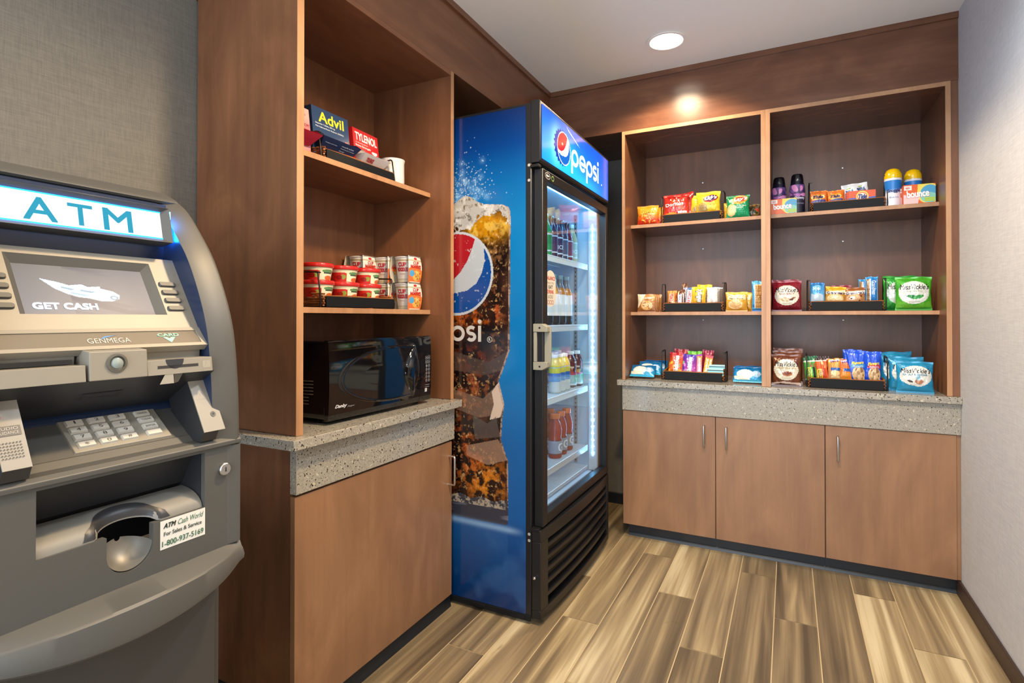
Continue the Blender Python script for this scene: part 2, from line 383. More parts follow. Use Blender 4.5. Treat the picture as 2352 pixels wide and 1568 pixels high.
# soffits above the cabinets and the thin crown strips
struct('trim_1', MB().box(XWL, XL, 1.117, YW, 2.2305, ZC), 'woodY')
struct('trim_2', MB().box(XL, XW, YB, YW, 2.2305, ZC), 'woodX')
struct('trim_3', MB().box(XWL, XL+.011, 1.106, YB+.01, 2.496, ZC), 'woodY')
struct('trim_4', MB().box(XL+.011, XW, YB-.011, YB+.01, 2.496, ZC), 'woodX')
struct('baseboard_right', MB().box(XW-.011, XW, YR, 3.027, 0, .070), 'brown_base', bev=.003)
struct('baseboard_back', MB().box(XWL, -.82, YW-.011, YW, 0, .070), 'toe', bev=.003)
struct('baseboard_left', MB().box(XWL, XWL+.011, YR, 1.1, 0, .070), 'brown_base', bev=.003)
# recessed downlights; the last one is added to go with the cool fill spot
for i, (x, y) in enumerate(LAMPS):
    lab = ['round recessed ceiling light glowing above the tall drinks fridge and snack shelves',
           'round recessed ceiling light overhead in front of the microwave cabinet',
           'round recessed ceiling light overhead in front of the cash machine',
           'round ceiling light added for cool fill, overhead near the pale right wall'][i]
    t = thing('ceiling_light', lab, 'ceiling light', (x, y, ZC), 0)
    MB().lathe([(.085, 0), (.092, -.004), (.092, -.006), (.078, -.006), (.072, 0)], 40, caps=False).build('trim_ring', 'ceiling', t)
    MB().lathe([(.0005, -.004), (.074, -.004), (.076, -.001)], 40, caps=False).build('diffuser', 'lampglow', t)

# ------------------------------------------------------------------ shelving units
T = .019
def holes(mb, pts): 
    for p, ax in pts: mb.box(p[0]-.003, p[0]+.003, p[1]-.003, p[1]+.003, p[2]-.003, p[2]+.003)
s = thing('shelving_unit', 'tall open maple shelving unit on the left, holding red soup bowls and medicine boxes', 'shelving unit', (-1.48, 1.53, .8626))
MB().box(-1.700, XL, 1.1166, 1.1413, .8636, 2.2305).build('side_panel', ['wood'], s, True, bev=.0008)
MB().box(-1.700, XL, 1.9173, 1.9384, .8636, 2.2305).build('side_panel', ['wood'], s, True, bev=.0008)
for y0, y1 in ((1.1166, 1.1413), (1.9173, 1.9384)): MB().box(XL, XL+.0012, y0, y1, .8636, 2.2300).build('edge_band', 'edge', s, True)
MB().box(-1.700, -1.662, 1.1413, 1.9173, .8636, 2.2105).build('back_panel', 'wood', s, True)
MB().box(-1.700, XL, 1.1413, 1.9173, 2.2105, 2.2305).build('top_panel', 'woodY', s, True, bev=.0008)
for z in (1.730, 1.2355):
    p = MB().box(-1.662, -1.3545, 1.1413, 1.9173, z-T, z).build('shelf', 'woodY', s, True, bev=.0008)
    MB().box(-1.3545, -1.3535, 1.142, 1.9165, z-T+.0005, z-.0005).build('edge_band', 'edge', p, True)
def back_unit(x0, x1, xi0, xi1, label, filler=None):
    s = thing('shelving_unit', label, 'shelving unit', ((x0+x1)/2, 3.23, .8626))
    MB().box(x0, xi0, YB, 3.49, .8636, 2.2305).build('side_panel', 'wood', s, True, bev=.0008)
    MB().box(xi1, x1, YB, 3.49, .8636, 2.2305).build('side_panel', 'wood', s, True, bev=.0008)
    for a, b in ((x0, xi0), (xi1, x1)): MB().box(a, b, YB-.0012, YB, .8636, 2.2300).build('edge_band', 'edge', s, True)
    bp = MB().box(xi0, xi1, 3.4796, 3.49, .8636, 2.2105).build('back_panel', 'wood', s, True)
    cx = (xi0+xi1)/2
    for z in (2.02, 1.62, 1.19):
        MB().lathe([(.0001, 0), (.0045, 0), (.0045, .002), (.0001, .003)], 12).build('screw_cap', 'steel', bp).matrix_local = Matrix.Translation((cx-(x0+x1)/2, 3.4796-3.23, z-.8626)) @ Matrix.Rotation(PI/2, 4, 'X')
    MB().box(xi0, xi1, YB, 3.4796, 2.2105, 2.2305).build('top_panel', 'woodX', s, True, bev=.0008)
    MB().box(xi0, xi1, YB-.0012, YB, 2.2110, 2.2300).build('edge_band', 'edge', s, True)
    for z in (1.730, 1.2355):
        p = MB().box(xi0, xi1, 3.1034, 3.4796, z-T, z).build('shelf', 'woodX', s, True, bev=.0008)
        MB().box(xi0, xi1, 3.1024, 3.1034, z-T+.0005, z-.0005).build('edge_band', 'edge', p, True)
    if filler: MB().box(filler[0], filler[1], YB+.004, YB+.02, .8636, 2.2305).build('filler_strip', 'wood', s, True)
    return s
back_unit(-.8182, -.0990, -.802, -.1193, 'open maple shelving unit with chip and candy racks, nearest the drinks fridge')
back_unit(-.0985, .630, -.0784, .6114, 'open maple shelving unit with detergent and crisps, against the pale right wall', (.6302, .657))

# ------------------------------------------------------------------ worktops and base cabinets
t = thing('countertop', 'speckled stone worktop with deep front edge, under the black microwave', 'countertop', (-1.46, 1.5, .8329))
MB().box(-1.705, -1.2105, 1.0748, 1.9438, .8329, .8626).build('slab', 'granite', t, True, bev=.002)
MB().box(-1.2696, -1.2443, 1.1132, 1.938, .698, .8329).build('apron', 'granite', t, True, bev=.001)
t = thing('countertop', 'long speckled stone worktop with deep front edge, below the snack shelves', 'countertop', (-.1, 3.2, .8329))
MB().box(-.8413, .6575, 2.9501, 3.495, .8329, .8626).build('slab', 'granite', t, True, bev=.002)
MB().box(-.8175, .6575, 2.9734, 2.999, .698, .8329).build('apron', 'granite', t, True, bev=.001)
def bar_handle(p0, p1, out, parent):
    p0, p1, o = Vector(p0), Vector(p1), Vector(out); d = (p1-p0).normalized()
    pts = [p0, p0+o*.8] + [p0+o*.8+(o*.2)*math.sin(a)+d*.006*(1-math.cos(a)) for a in (.5, 1.0, 1.57)] + \
          [p1+o*.8+(o*.2)*math.sin(a)-d*.006*(1-math.cos(a)) for a in (1.57, 1.0, .5)] + [p1+o*.8, p1]
    return MB().tube(pts, .0042, 10).build('handle', 'steel', parent, True, 60)
t = thing('base_cabinet', 'maple base cabinet with one wide door, below the microwave', 'cabinet', (-1.47, 1.5, 0))
MB().box(-1.700, -1.2700, 1.1215, 1.934, .075, .832).build('carcass', 'wood', t, True, bev=.0008)
MB().prism([(-1.700, 0), (-1.2590, 0), (-1.2610, .012), (-1.2640, .020), (-1.2640, .075), (-1.700, .075)], 1.125, 1.936, 'Y').build('toe_kick', 'toe', t, True)
d = MB().box(-1.2685, -1.2500, 1.1137, 1.9256, .0577, .6900).build('door', 'door', t, True, bev=.001)
bar_handle((-1.25, 1.905, .632), (-1.25, 1.905, .516), (.028, 0, 0), d)
t = thing('base_cabinet', 'maple base cabinet with a pair of doors, nearest the drinks fridge', 'cabinet', (-.33, 3.23, 0))
MB().box(-.8165, .1495, 2.9995, 3.49, .0738, .832).build('carcass', 'wood', t, True, bev=.0008)
MB().prism([(3.0185, 0), (3.0205, .010), (3.0274, .018), (3.0274, .0738), (3.49, .0738), (3.49, 0)], -.795, .1495, 'X').build('toe_kick', 'toe', t, True)
for x0, x1, hx in ((-.8155, -.3372, -.390), (-.3336, .1490, -.283)):
    d = MB().box(x0, x1, 2.9802, 2.9990, .0738, .6955).build('door', 'door', t, True, bev=.001)
    bar_handle((hx, 2.9802, .648), (hx, 2.9802, .540), (0, -.028, 0), d)
t = thing('base_cabinet', 'maple base cabinet with a single wide door, against the pale right wall', 'cabinet', (.4, 3.23, 0))
MB().box(.1502, .6570, 2.9995, 3.49, .0738, .832).build('carcass', 'wood', t, True, bev=.0008)
MB().prism([(3.0185, 0), (3.0205, .010), (3.0274, .018), (3.0274, .0738), (3.49, .0738), (3.49, 0)], .1502, .657, 'X').build('toe_kick', 'toe', t, True)
d = MB().box(.1527, .6426, 2.9802, 2.9990, .0738, .6955).build('door', 'door', t, True, bev=.001)
bar_handle((.201, 2.9802, .650), (.201, 2.9802, .537), (0, -.028, 0), d)
MB().box(.6440, .6570, 2.986, 2.9995, .0738, .6955).build('filler_strip', 'door', t, True)

# ------------------------------------------------------------------ stroke lettering "pepsi" and the round emblem
def arc(cx, cy, rx, ry, a0, a1, n=22): return [(cx+rx*math.cos(math.radians(a0+(a1-a0)*i/n)), cy+ry*math.sin(math.radians(a0+(a1-a0)*i/n))) for i in range(n+1)]
def pepsi(mb, fn, a0, xh, base, w, col, mat=0, only=None, asp=1.0):
    """rounded lower-case lettering; xh = x-height, a0 = left edge, base = baseline, asp = stretch along a"""
    r = xh/2 - w/2; x = a0; R = r*asp
    def p(x):
        mb.ribbon(arc(x+R+w/2, base+xh/2, R, r, 0, 360)[:-1], w, fn, col, mat, True); mb.ribbon([(x+w/2, base+xh/2), (x+w/2, base-xh*.48)], w, fn, col, mat)
    def e(x):
        mb.ribbon(arc(x+R+w/2, base+xh/2, R, r, -40, -360), w, fn, col, mat); mb.ribbon([(x+w*.6, base+xh/2-w*.1), (x+2*R+w, base+xh/2-w*.1)], w*.9, fn, col, mat)
    def s_(x):
        q = r/2+w*.02; c = x+R*.62+w/2
        mb.ribbon(arc(c, base+xh/2+q, R*.62, q, 35, 265, 14)+arc(c, base+xh/2-q, R*.62, q, 85, -150, 14), w, fn, col, mat)
    def i(x):
        mb.ribbon([(x+w/2, base), (x+w/2, base+xh)], w, fn, col, mat); mb.disc(x+w/2, base+xh*1.26, w*.62, w*.62, fn, col, mat, 16)
    for ch, f, adv in (('p', p, 2*R+w*1.7), ('e', e, 2*R+w*1.6), ('p', p, 2*R+w*1.5), ('s', s_, 1.24*R+w*1.6), ('i', i, w)):
        f(x); x += adv
    return x
def globe(r, cu, cv, ru, rv, mirror=1):
    """red / white / blue wave inside an ellipse of a raster"""
    a = (r.U-cu)/ru*mirror; b = (r.V-cv)/rv; ins = a*a+b*b < 1
    r.put(a*a+b*b < 1.13, '#c9d2da'); r.put(ins, '#c3ccd4')
    def inside(pts):
        m = np.zeros(a.shape, bool)
        for i in range(len(pts)):
            (x0, y0), (x1, y1) = pts[i], pts[(i+1) % len(pts)]
            if y0 == y1: continue
            m ^= ((y0 > b) != (y1 > b)) & (a < (x1-x0)*(b-y0)/(y1-y0)+x0)
        return m & ins
    r.put(inside([(.53, .84), (.44, .58), (.30, .30), (.10, .03), (-.10, -.14), (-.4, -.28), (-.75, -.30), (-1.3, -.1), (-1.3, 1.3), (.6, 1.3)]), '#b3202b')
    r.put(inside([(.79, .62), (.82, .30), (.74, .0), (.58, -.26), (.30, -.44), (-.09, -.50), (-.5, -.52), (-.9, -.44), (-1.3, -1.3), (1.3, -1.3), (1.3, .62)]), '#0c4d9e')

# ------------------------------------------------------------------ drinks fridge
FY0, FY1, FXB, FXF, FZ = 1.962, 2.862, -1.66, -.902, 2.053
fr = thing('drinks_fridge', 'tall black glass-door drinks fridge with blue cola artwork on its side', 'fridge', (-1.28, 2.41, 0))
b = MB()
b.box(FXB, FXF, FY0, FY0+.045, .022, FZ); b.box(FXB, FXF, FY1-.042, FY1, .022, FZ)
b.box(FXB, FXB+.05, FY0+.045, FY1-.042, .022, FZ); b.box(FXB, FXF, FY0+.045, FY1-.042, 1.79, FZ); b.box(FXB, FXF, FY0+.045, FY1-.042, .05, .385)
b.build('cabinet', 'black', fr, True, bev=.004)
b = MB(); b.box(FXB+.02, FXF-.004, FY0-.004, FY0+.002, .012, .034); b.box(-1.17, -1.11, FY0-.007, FY0-.003, .016, .03); b.box(-.99, -.93, FY0-.007, FY0-.003, .016, .03)
b.build('base_rail', 'blackm', fr, True, bev=.001)
for x, y in ((-1.6, 2.03), (-1.6, 2.8), (-.96, 2.03), (-.96, 2.8)): MB().lathe([(.018, 0), (.018, .012), (.010, .013), (.010, .024)], 16, x, y).build('foot', 'blackm', fr, True)
# liner
b = MB(); y0, y1, x0, x1 = FY0+.0455, FY1-.0425, FXB+.051, -.935
b.box(x0, x1, y0, y0+.003, .386, 1.789); b.box(x0, x1, y1-.003, y1, .386, 1.789); b.box(x0, x0+.003, y0, y1, .386, 1.789)
b.box(x0, x1, y0, y1, 1.785, 1.789); b.box(x0, x1, y0, y1, .386, .392)
b.build('liner', 'liner', fr, True, 0)
for y in (y0+.003, y1-.007):
    for x in (-1.03, -1.5):
        b = MB(); b.box(x-.009, x+.009, y, y+.004, .42, 1.76, '#8b979e')
        for k in range(56): b.box(x-.003, x+.003, y-.001, y+.005, .43+k*.0236, .440+k*.0236, '#26333a')
        b.build('shelf_rail', 'card', fr, True, 0)
# LED mullions: lamp strips along both door jambs
for sg, yy in ((1, y1-.003), (-1, y0+.003)):
    b = MB(); ys = (yy-.020, yy) if sg > 0 else (yy, yy+.020)
    b.box(-.952, -.905, ys[0], ys[1], .395, 1.785); m_ = b.build('light_mullion', 'shelfwire', fr, True, bev=.002)
    b = MB(); yf = ys[0] if sg > 0 else ys[1]
    b.box(-.9300, -.9270, min(yf, yf-sg*.001), max(yf, yf-sg*.001), .47, 1.70)
    b.build('led_bar', 'ledbar', m_, True, 0)
    for k in range(35):
        z = .485+k*.0350; b = MB(); b.box(-.9315, -.9255, min(yf, yf-sg*.0022), max(yf, yf-sg*.0022), z-.0045, z+.0045); b.build('led', 'led', m_, True, 0)
b = MB(); b.box(-.945, -.933, FY0+.08, FY1-.08, 1.776, 1.784); b.build('top_lamp', 'ledbar', fr, True, 0)
SH = [1.487, 1.168, .842, .528]
for z in SH + [.420]:
    b = MB(); b.tube([(-.958, y0+.006, z-.004), (-.958, y1-.026, z-.004)], .0035, 6); 
    b.box(-.962, -.956, y0+.004, y1-.024, z-.030 if z > .45 else z-.016, z-.003)
    for k in range(46):
        y = y0+.012+k*(y1-y0-.045)/45; b.box(-1.58, -.958, y-.0012, y+.0012, z-.0045, z-.001)
    for x in (-1.57, -1.35, -1.12): b.box(x-.002, x+.002, y0+.006, y1-.01, z-.0085, z-.0045)
    b.build('wire_shelf', 'shelfwire', fr, True, 30)
# side artwork
def side_art():
    xs = np.concatenate([np.linspace(FXB+.012, -1.27, 40), np.linspace(-1.27, -.926, 151)[1:]]); zs = np.linspace(.036, 2.041, 760)
    X, Z = np.meshgrid((xs[1:]+xs[:-1])/2, (zs[1:]+zs[:-1])/2)
    r = Ras(len(xs)-1, len(zs)-1); r.U, r.V = X, Z
    t = np.interp(Z, [.03, .2, .345, .40, .7, 1.0, 1.35, 1.6, 1.75, 1.9, 2.04], np.arange(11)).ravel()
    G = np.array([lin(c) for c in ('#01356f', '#0a4585', '#0d549c', '#0560ab', '#0368b4', '#057cc6', '#0682cc', '#057fc8', '#0568b4', '#05408f', '#052c6c')])
    k = np.clip(t.astype(int), 0, 9); f = (t-k)[:, None]; r.a = (G[k]*(1-f)+G[k+1]*f).reshape(X.shape+(3,))
    n_ = vnoise((X+2)*7, Z*7, 3); r.mix(np.clip((n_-.52)*1.1, 0, .16)*(Z < .36), '#5b9be0')
    # spray of droplets above the glass
    q = np.random.default_rng(5)
    for i in range(420):
        cx = -1.20+q.normal()*.075-.02; cz = 1.69+abs(q.normal())*.085; rr = q.uniform(.0012, .003)
        if i % 12 == 0: r.mix(.25*np.exp(-(((X-cx)/.012)**2+((Z-cz)/.012)**2)), '#8fd0ff')
        r.mix(q.uniform(.3, .9)*np.exp(-(((X-cx)/rr)**2+((Z-cz)/rr)**2)**2), '#cfeeff')
    xr = np.interp(Z, [.368, .374, .40, .625, .66, .708, .80, .85, .945, .99, 1.07, 1.4, 1.60, 1.63, 1.647, 1.66, 1.668], [-1.02, -1.007, -1.003, -1.003, -1.018, -1.036, -1.030, -1.021, -1.047, -1.028, -.998, -.995, -.993, -.995, -1.003, -1.03, -1.10])
    xl = -1.56
    gl = (X < xr) & (X > xl) & (Z > .368) & (Z < 1.668)
    hump = (Z < 1.668+.044*np.exp(-((X+1.205)/.055)**2)) & (Z >= 1.66) & (X < -1.12) & (X > xl)
    fine = vnoise((X+2)*85, Z*85, 9, 3, .6); mid = vnoise((X+2)*38, Z*38, 11, 4, .6); big = vnoise((X+2)*11, Z*9, 12, 3, .5)
    def blend(mask, w, c):
        w = np.clip(w, 0, 1)*mask; r.a = r.a*(1-w[..., None])+lin(c)*w[..., None]
    blend(gl, 1, '#170e0e')
    blend(gl, (big-.5)*2.0, '#4a2417')
    # gold area below the foam
    g = np.exp(-(((X+1.10)/.085)**2+((Z-1.575)/.05)**2)); blend(gl, g*1.6, '#c98a0e'); blend(gl, (g > .12)*np.clip((mid-.5)*5, 0, 1)*g*2.2, '#f0c84a')
    # ice glints
    for cx, cz, sx, sz, c in ((-1.10, 1.50, .07, .07, '#b98b4e'), (-1.05, 1.30, .03, .3, '#8a5a3c'), (-1.17, 1.21, .09, .05, '#e06a14'), (-1.08, 1.24, .028, .045, '#e2551a'), (-1.2, 1.02, .07, .05, '#a8431a'),
                              (-1.17, .93, .10, .05, '#a4572f'), (-1.2, .84, .08, .07, '#b5622f'), (-1.22, .72, .05, .05, '#a5491c'), (-1.13, .56, .11, .10, '#e07a1c'), (-1.10, .52, .07, .05, '#f39a26'), (-1.2, .62, .07, .08, '#c0602a')):
        w = np.exp(-(((X-cx)/sx)**2+((Z-cz)/sz)**2)); blend(gl, w*np.clip(.12+(mid-.50)*4.5, 0, .85), c); blend(gl, w*np.clip((fine-.64)*6, 0, .8), '#e8b878'); blend(gl, w*.8*np.clip((.46-fine)*6, 0, 1), '#1c0c09')
    for pts, c, a_ in (([(-1.26, .90), (-1.12, .87), (-1.035, .95), (-1.02, .85), (-1.05, .81), (-1.14, .79), (-1.26, .82)], '#b48f78', .35), ([(-1.08, .90), (-1.045, .945), (-1.022, .855), (-1.04, .80), (-1.09, .785), (-1.07, .85)], '#e8cfbb', .9),
                   ([(-1.26, 1.06), (-1.1, 1.02), (-1.0, 1.07), (-1.03, .99), (-1.12, .965), (-1.26, .98)], '#54463f', .7), ([(-1.2, .67), (-1.05, .71), (-1.03, .68), (-1.01, .63), (-1.1, .60), (-1.2, .63)], '#c09a80', .5), ([(-1.17, .80), (-1.10, .77), (-1.06, .80), (-1.04, .72), (-1.16, .70)], '#5c5350', .7)):
        o = Ras(4, 4); o.U, o.V = X, Z; o.a = np.zeros(X.shape+(3,)); o.poly(pts, '#ffffff'); blend(gl, o.a[..., 0]*a_, c)
    # foam
    fo = gl & (Z > 1.60-.03*np.sin((X+1.3)*22)-.035*(mid-.5)*4*.6); blend(fo, 1, '#bcbcb8'); blend(fo, (mid-.5)*4, '#e6e6e2'); blend(fo, (.47-fine)*6, '#7b766b'); 
    blend(hump, 1, '#b9b8b2'); blend(hump, (mid-.5)*4, '#e2e0da'); blend(hump, (.47-fine)*6, '#79705f')
    blend(gl, (X > xr-.008)*(.25+.6*(fine > .5)), '#b59c8c')
    # bottom of the glass and its reflection
    lo = gl & (Z < .462+.006*np.sin(X*60)); blend(lo, 1, '#3a3f4d'); blend(lo & (Z > .43), np.clip((fine-.42)*6, 0, 1), '#b8ac98'); blend(lo & (Z < .43), np.clip((vnoise((X+2)*6, Z*40, 21)-.5)*4, 0, 1), '#8f96a8')
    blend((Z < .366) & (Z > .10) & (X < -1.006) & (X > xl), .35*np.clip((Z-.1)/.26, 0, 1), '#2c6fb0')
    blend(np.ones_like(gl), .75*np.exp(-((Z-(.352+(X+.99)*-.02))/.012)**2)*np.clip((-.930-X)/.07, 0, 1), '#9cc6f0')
    rr = Ras(4, 4); rr.U, rr.V, rr.a, rr.nu, rr.nv = X, Z, r.a, 0, 0
    globe(rr, -1.247, 1.388, .164, .166); dd = ((X+1.247)/.164)**2+((Z-1.388)/.166)**2
    blend(dd < 1.0, np.clip((vnoise((X+2)*70, Z*70, 31)-.72)*8, 0, .5), '#e8edf0')
    r.a *= .68
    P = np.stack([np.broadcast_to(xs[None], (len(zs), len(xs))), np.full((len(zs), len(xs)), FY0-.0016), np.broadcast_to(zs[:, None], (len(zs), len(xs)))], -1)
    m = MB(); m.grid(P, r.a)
    fn = lambda a, z: (a, FY0-.0026, z)
    w, xh, base = .0145, .066, 1.103
    pepsi(m, fn, -1.434, xh, base, w, '#bdb9b2', asp=1.06)
    m.ribbon(arc(-1.089, 1.113, .011, .011, 0, 360)[:-1], .0022, fn, '#bdb9b2', closed=True); m.text('R', fn, -1.0935, -1.0845, 1.107, 1.119, '#bdb9b2', bold=.03)
    m.build('side_graphic', 'decal', fr, True, 0)
side_art()
# header light box
h = MB(); h.prism([(-.902, 1.812), (-.872, 1.812), (-.8635, 1.820), (-.8635, 2.0535), (-.870, 2.060), (-.905, 2.060), (-.905, 1.812)], FY0-.002, FY1+.008, 'Y')
hd = h.build('sign_box', 'black', fr, True, bev=.002)
def header_art():
    ya, yb, za, zb = FY0+.010, FY1-.004, 1.829, 2.044
    r = Ras(300, 80, '#0a54c8'); U, V = r.U, r.V; r.vgrad('#1668e8', '#0a3fb4'); 
    r.mix(.9*np.exp(-(((U-.27)/.22)**2+((V-.28)/.42)**2)), '#1aa3f5'); r.mix(.55*np.exp(-(((U-.17)/.05)**2+((V-.45)/.30)**2)), '#8fe4ff'); r.mix(.5*np.clip((U-.75)/.25, 0, 1), '#0a32a8')
    r.mix(.7*np.exp(-((U-.55)**2/.05+(V-.05)**2/.02)), '#19a0ee')
    # crown-cap rim with crimped edge, then the round emblem
    th = np.arctan2((V-.47)/.36, (U-.245)/.105); rad = np.hypot((V-.47)/.36, (U-.245)/.105)
    r.put(rad < .96+.06*np.cos(th*21), '#0c2f86'); globe(r, .270, .475, .083, .31)
    r.put(((U-.25)/.02)**2+((V-.55)/.05)**2 < .3, '#e98a90')
    r.poly([(.30, .97), (.46, .80), (.50, .74), (.46, .77), (.33, .90)], '#7f9cf5')
    ys, zs = np.linspace(ya, yb, 301), np.linspace(za, zb, 81)
    P = np.stack([np.full((81, 301), -.8618), np.broadcast_to(ys[None], (81, 301)), np.broadcast_to(zs[:, None], (81, 301))], -1)
    m = MB(); m.grid(P, r.a); fn = lambda y, z: (-.8606, y, z)
    pepsi(m, fn, 2.300, .077, 1.885, .0165, '#f4fbff', asp=1.22); m.disc(2.742, 1.889, .005, .004, fn, '#e6f4ff')
    m.build('sign_face', 'sign', hd, True, 0)
header_art()
# door
d = MB(); ya, yb, za, zb = 1.982, 2.850, .378, 1.793
gy0, gy1, gz0, gz1 = 2.030, 2.822, .418, 1.752
d.box(-.900, -.862, ya, gy0, za, zb); d.box(-.900, -.862, gy1, yb, za, zb); d.box(-.900, -.862, gy0, gy1, za, gz0); d.box(-.900, -.862, gy0, gy1, gz1, zb)
dr = d.build('door', 'black', fr, True, bev=.003)
MB().box(-.884, -.880, gy0-.004, gy1+.004, gz0-.004, gz1+.004).build('glass_pane', 'glass', dr, True, 0)
h = MB(); yz = [(-.900, .996), (-.862, .996), (-.840, 1.008), (-.836, 1.024), (-.836, 1.150), (-.840, 1.166), (-.862, 1.178), (-.900, 1.178)]
h.prism(yz, 2.000, 2.010, 'Y'); h.box(-.8995, -.886, 1.9735, 2.0045, 1.0285, 1.1455); h.prism([(-.900, .996), (-.862, .996), (-.840, 1.008), (-.840, 1.028), (-.900, 1.028)], 1.972, 2.005, 'Y'); h.prism([(-.900, 1.146), (-.840, 1.146), (-.840, 1.166), (-.862, 1.178), (-.900, 1.178)], 1.972, 2.005, 'Y')
M['handle'] = plain('taupe_plastic', '#8f8c7c', .45)
hh = h.build('handle', 'handle', dr, True, bev=.0015)
for z in (1.010, 1.162): m = MB(); m.disc(-.872, z, .004, .004, lambda a, c: (a, 1.9715, c), '#1c1c1a'); m.build('screw', 'black', hh, True)
st = MB(); fn = lambda y, z: (-.8785, y, z); cy, z0, z1, rr = 2.100, 1.247, 1.398, .056
st.poly([(cy+rr*math.cos(a), z1-.045+.045*math.sin(a)) for a in np.linspace(0, PI, 20)]+[(cy+rr*math.cos(a), z0+.045+.045*math.sin(a)) for a in np.linspace(PI, 2*PI, 20)], fn, '#d6cdbb')
fn2 = lambda y, z: (-.8780, y, z)
st.text('BALANCE', fn2, cy-.048, cy+.048, 1.358, 1.374, '#c8473c', bold=.03); st.text('WHAT YOU', fn2, cy-.034, cy+.034, 1.341, 1.350, '#9a948a')
st.text('EAT', fn2, cy-.022, cy+.022, 1.322, 1.336, '#33312e', bold=.02); st.text('DRINK', fn2, cy-.034, cy+.034, 1.302, 1.317, '#c8473c', bold=.03); st.text('& DO', fn2, cy-.024, cy+.024, 1.282, 1.296, '#55504a')
for k in (-1, 0, 1): st.ribbon(arc(cy+k*.022, 1.266, .010, .008, 0, 360)[:-1], .002, fn2, '#a0453c', closed=True)
st.build('sticker', 'card', dr, True, 0)
m = MB(); fn = lambda y, z: (-.8612, y, z)
m.ribbon(arc(2.030, 1.772, .026, .012, 0, 360)[:-1], .003, fn, '#a8a29a', closed=True); m.poly([(2.012, 1.772), (2.026, 1.780), (2.026, 1.775), (2.046, 1.775), (2.046, 1.769), (2.026, 1.769), (2.026, 1.764)], fn, '#cfcac2')
m.disc(2.083, 1.772, .013, .012, fn, '#7d9a5a'); m.disc(2.083, 1.772, .008, .007, fn, '#c9c9a0')
m.build('sticker', 'card', dr, True, 0)
for z in (1.80, .372):
    m = MB(); m.box(-.905, -.87, 1.958, 1.985, z-.006, z+.006); m.build('hinge', 'blackm', fr, True, bev=.002)
    m = MB()
    for k in (-.03, .0): m.lathe([(.0001, 0), (.006, 0), (.006, .002), (.0001, .004)], 12)
    pass
for z in (1.835-.03, 1.775-.03, .352, .327):
    m = MB(); m.disc(-.912, z, .006, .006, lambda a, c: (a, 1.9605, c), '#9a9a98'); m.build('side_screw', 'card', fr, True)
# lower grille: bowed louvre panel
def bow(y): return -.862+.020*(1-((y-2.41)/.45)**2)
g = MB(); ys = np.linspace(FY0-.004, FY1-.004, 25)
def slab(z0, z1, yA, yB, back=-.900, off=0):
    yy = [y for y in np.linspace(yA, yB, 25)]; poly = [(bow(y)-off, y) for y in yy]+[(back, yB), (back, yA)]
    g.prism(poly, z0, z1, 'Z')
slab(.325, .372, FY0-.002, FY1-.006); slab(.028, .060, FY0-.002, FY1-.006); slab(.060, .325, FY0-.002, FY0+.060); slab(.060, .325, FY1-.045, FY1-.006)
g.build('grille', 'black', fr, True, bev=.002)
for k in range(5):
    g = MB(); z = .104+k*.048; yy = list(np.linspace(FY0+.060, FY1-.045, 25))
    F = lambda dz0, dz1, dx0, dx1: None
    P = [[(bow(y)-.002, y, z-.008), (bow(y)-.002, y, z+.006), (bow(y)-.018, y, z+.012), (bow(y)-.018, y, z-.002)] for y in yy]
    vs = [p for q in P for p in q]; fs = [(4*i+j, 4*i+(j+1) % 4, 4*i+4+(j+1) % 4, 4*i+4+j) for i in range(24) for j in range(4)]
    g.add(vs, fs); g.build('louvre', 'black', fr, True)
MB().lathe([(.0001, .0), (.006, .0), (.006, .01), (.0001, .012)], 14).build('side_screw', 'steel', fr).matrix_local = Matrix.Translation((-.885+1.28, FY0-.0045-2.41, .19)) @ Matrix.Rotation(PI/2, 4, 'X')

# ------------------------------------------------------------------ bottles
def bottle(name, label, cat, prof, body, cap, lab=None, cap_r=.0135, cap_h=.018, loc=(0, 0, 0), rz=0, group=None, txt=None, mat='plastic', art=None):
    """prof: (r, z) from base to neck; lab: (z0, z1, colour raster or colour)"""
    t = thing(name, label, cat, loc, rz, group)
    zt = prof[-1][1]
    def bc(a, z):
        for z0, z1, c in body:
            if z0 <= z < z1: return lin(c)
        return lin(body[-1][2])
    zs = []
    for (r0, z0), (r1, z1) in zip(prof, prof[1:]):
        k = max(1, int((z1-z0)/.008)); zs += [(r0+(r1-r0)*i/k, z0+(z1-z0)*i/k) for i in range(k)]
    zs.append(prof[-1])
    MB().lathe(zs, 26, colf=bc).build('body', mat, t, smooth=50)
    R = lambda z: float(np.interp(z, [p[1] for p in prof], [p[0] for p in prof]))
    if lab:
        z0, z1, art_ = lab; nz, na = (art_.nv if isinstance(art_, Ras) else 14), (art_.nu if isinstance(art_, Ras) else 48); a = np.linspace(0, 2*PI, na+1); zz = np.linspace(z0, z1, nz+1)
        P = np.array([[((R(z)+.0007)*math.sin(q), -(R(z)+.0007)*math.cos(q), z) for q in a] for z in zz])
        m = MB()
        if isinstance(art_, Ras): m.grid(P, art_.a)
        else: m.grid(P, None, 0, art_)
        if txt:
            for (s_, a0, a1, b0, b1, c, kw) in txt:
                m.text(s_, lambda p, q: ((R(q)+.0014)*math.sin(p/R(q)), -(R(q)+.0014)*math.cos(p/R(q)), q), a0, a1, b0, b1, c, **kw)
        m.build('label', 'card', t, smooth=50)
    if cap: MB().lathe([(cap_r, zt-.001), (cap_r, zt+cap_h-.002), (cap_r-.002, zt+cap_h), (.0002, zt+cap_h)], 22, col=cap).build('cap', 'plastic', t, smooth=50)
    return t
PI2 = -PI/2
face = math.radians(90)-.42    # bottles in the fridge turn their labels to the door
GRP = 'bottles on the fridge shelves'
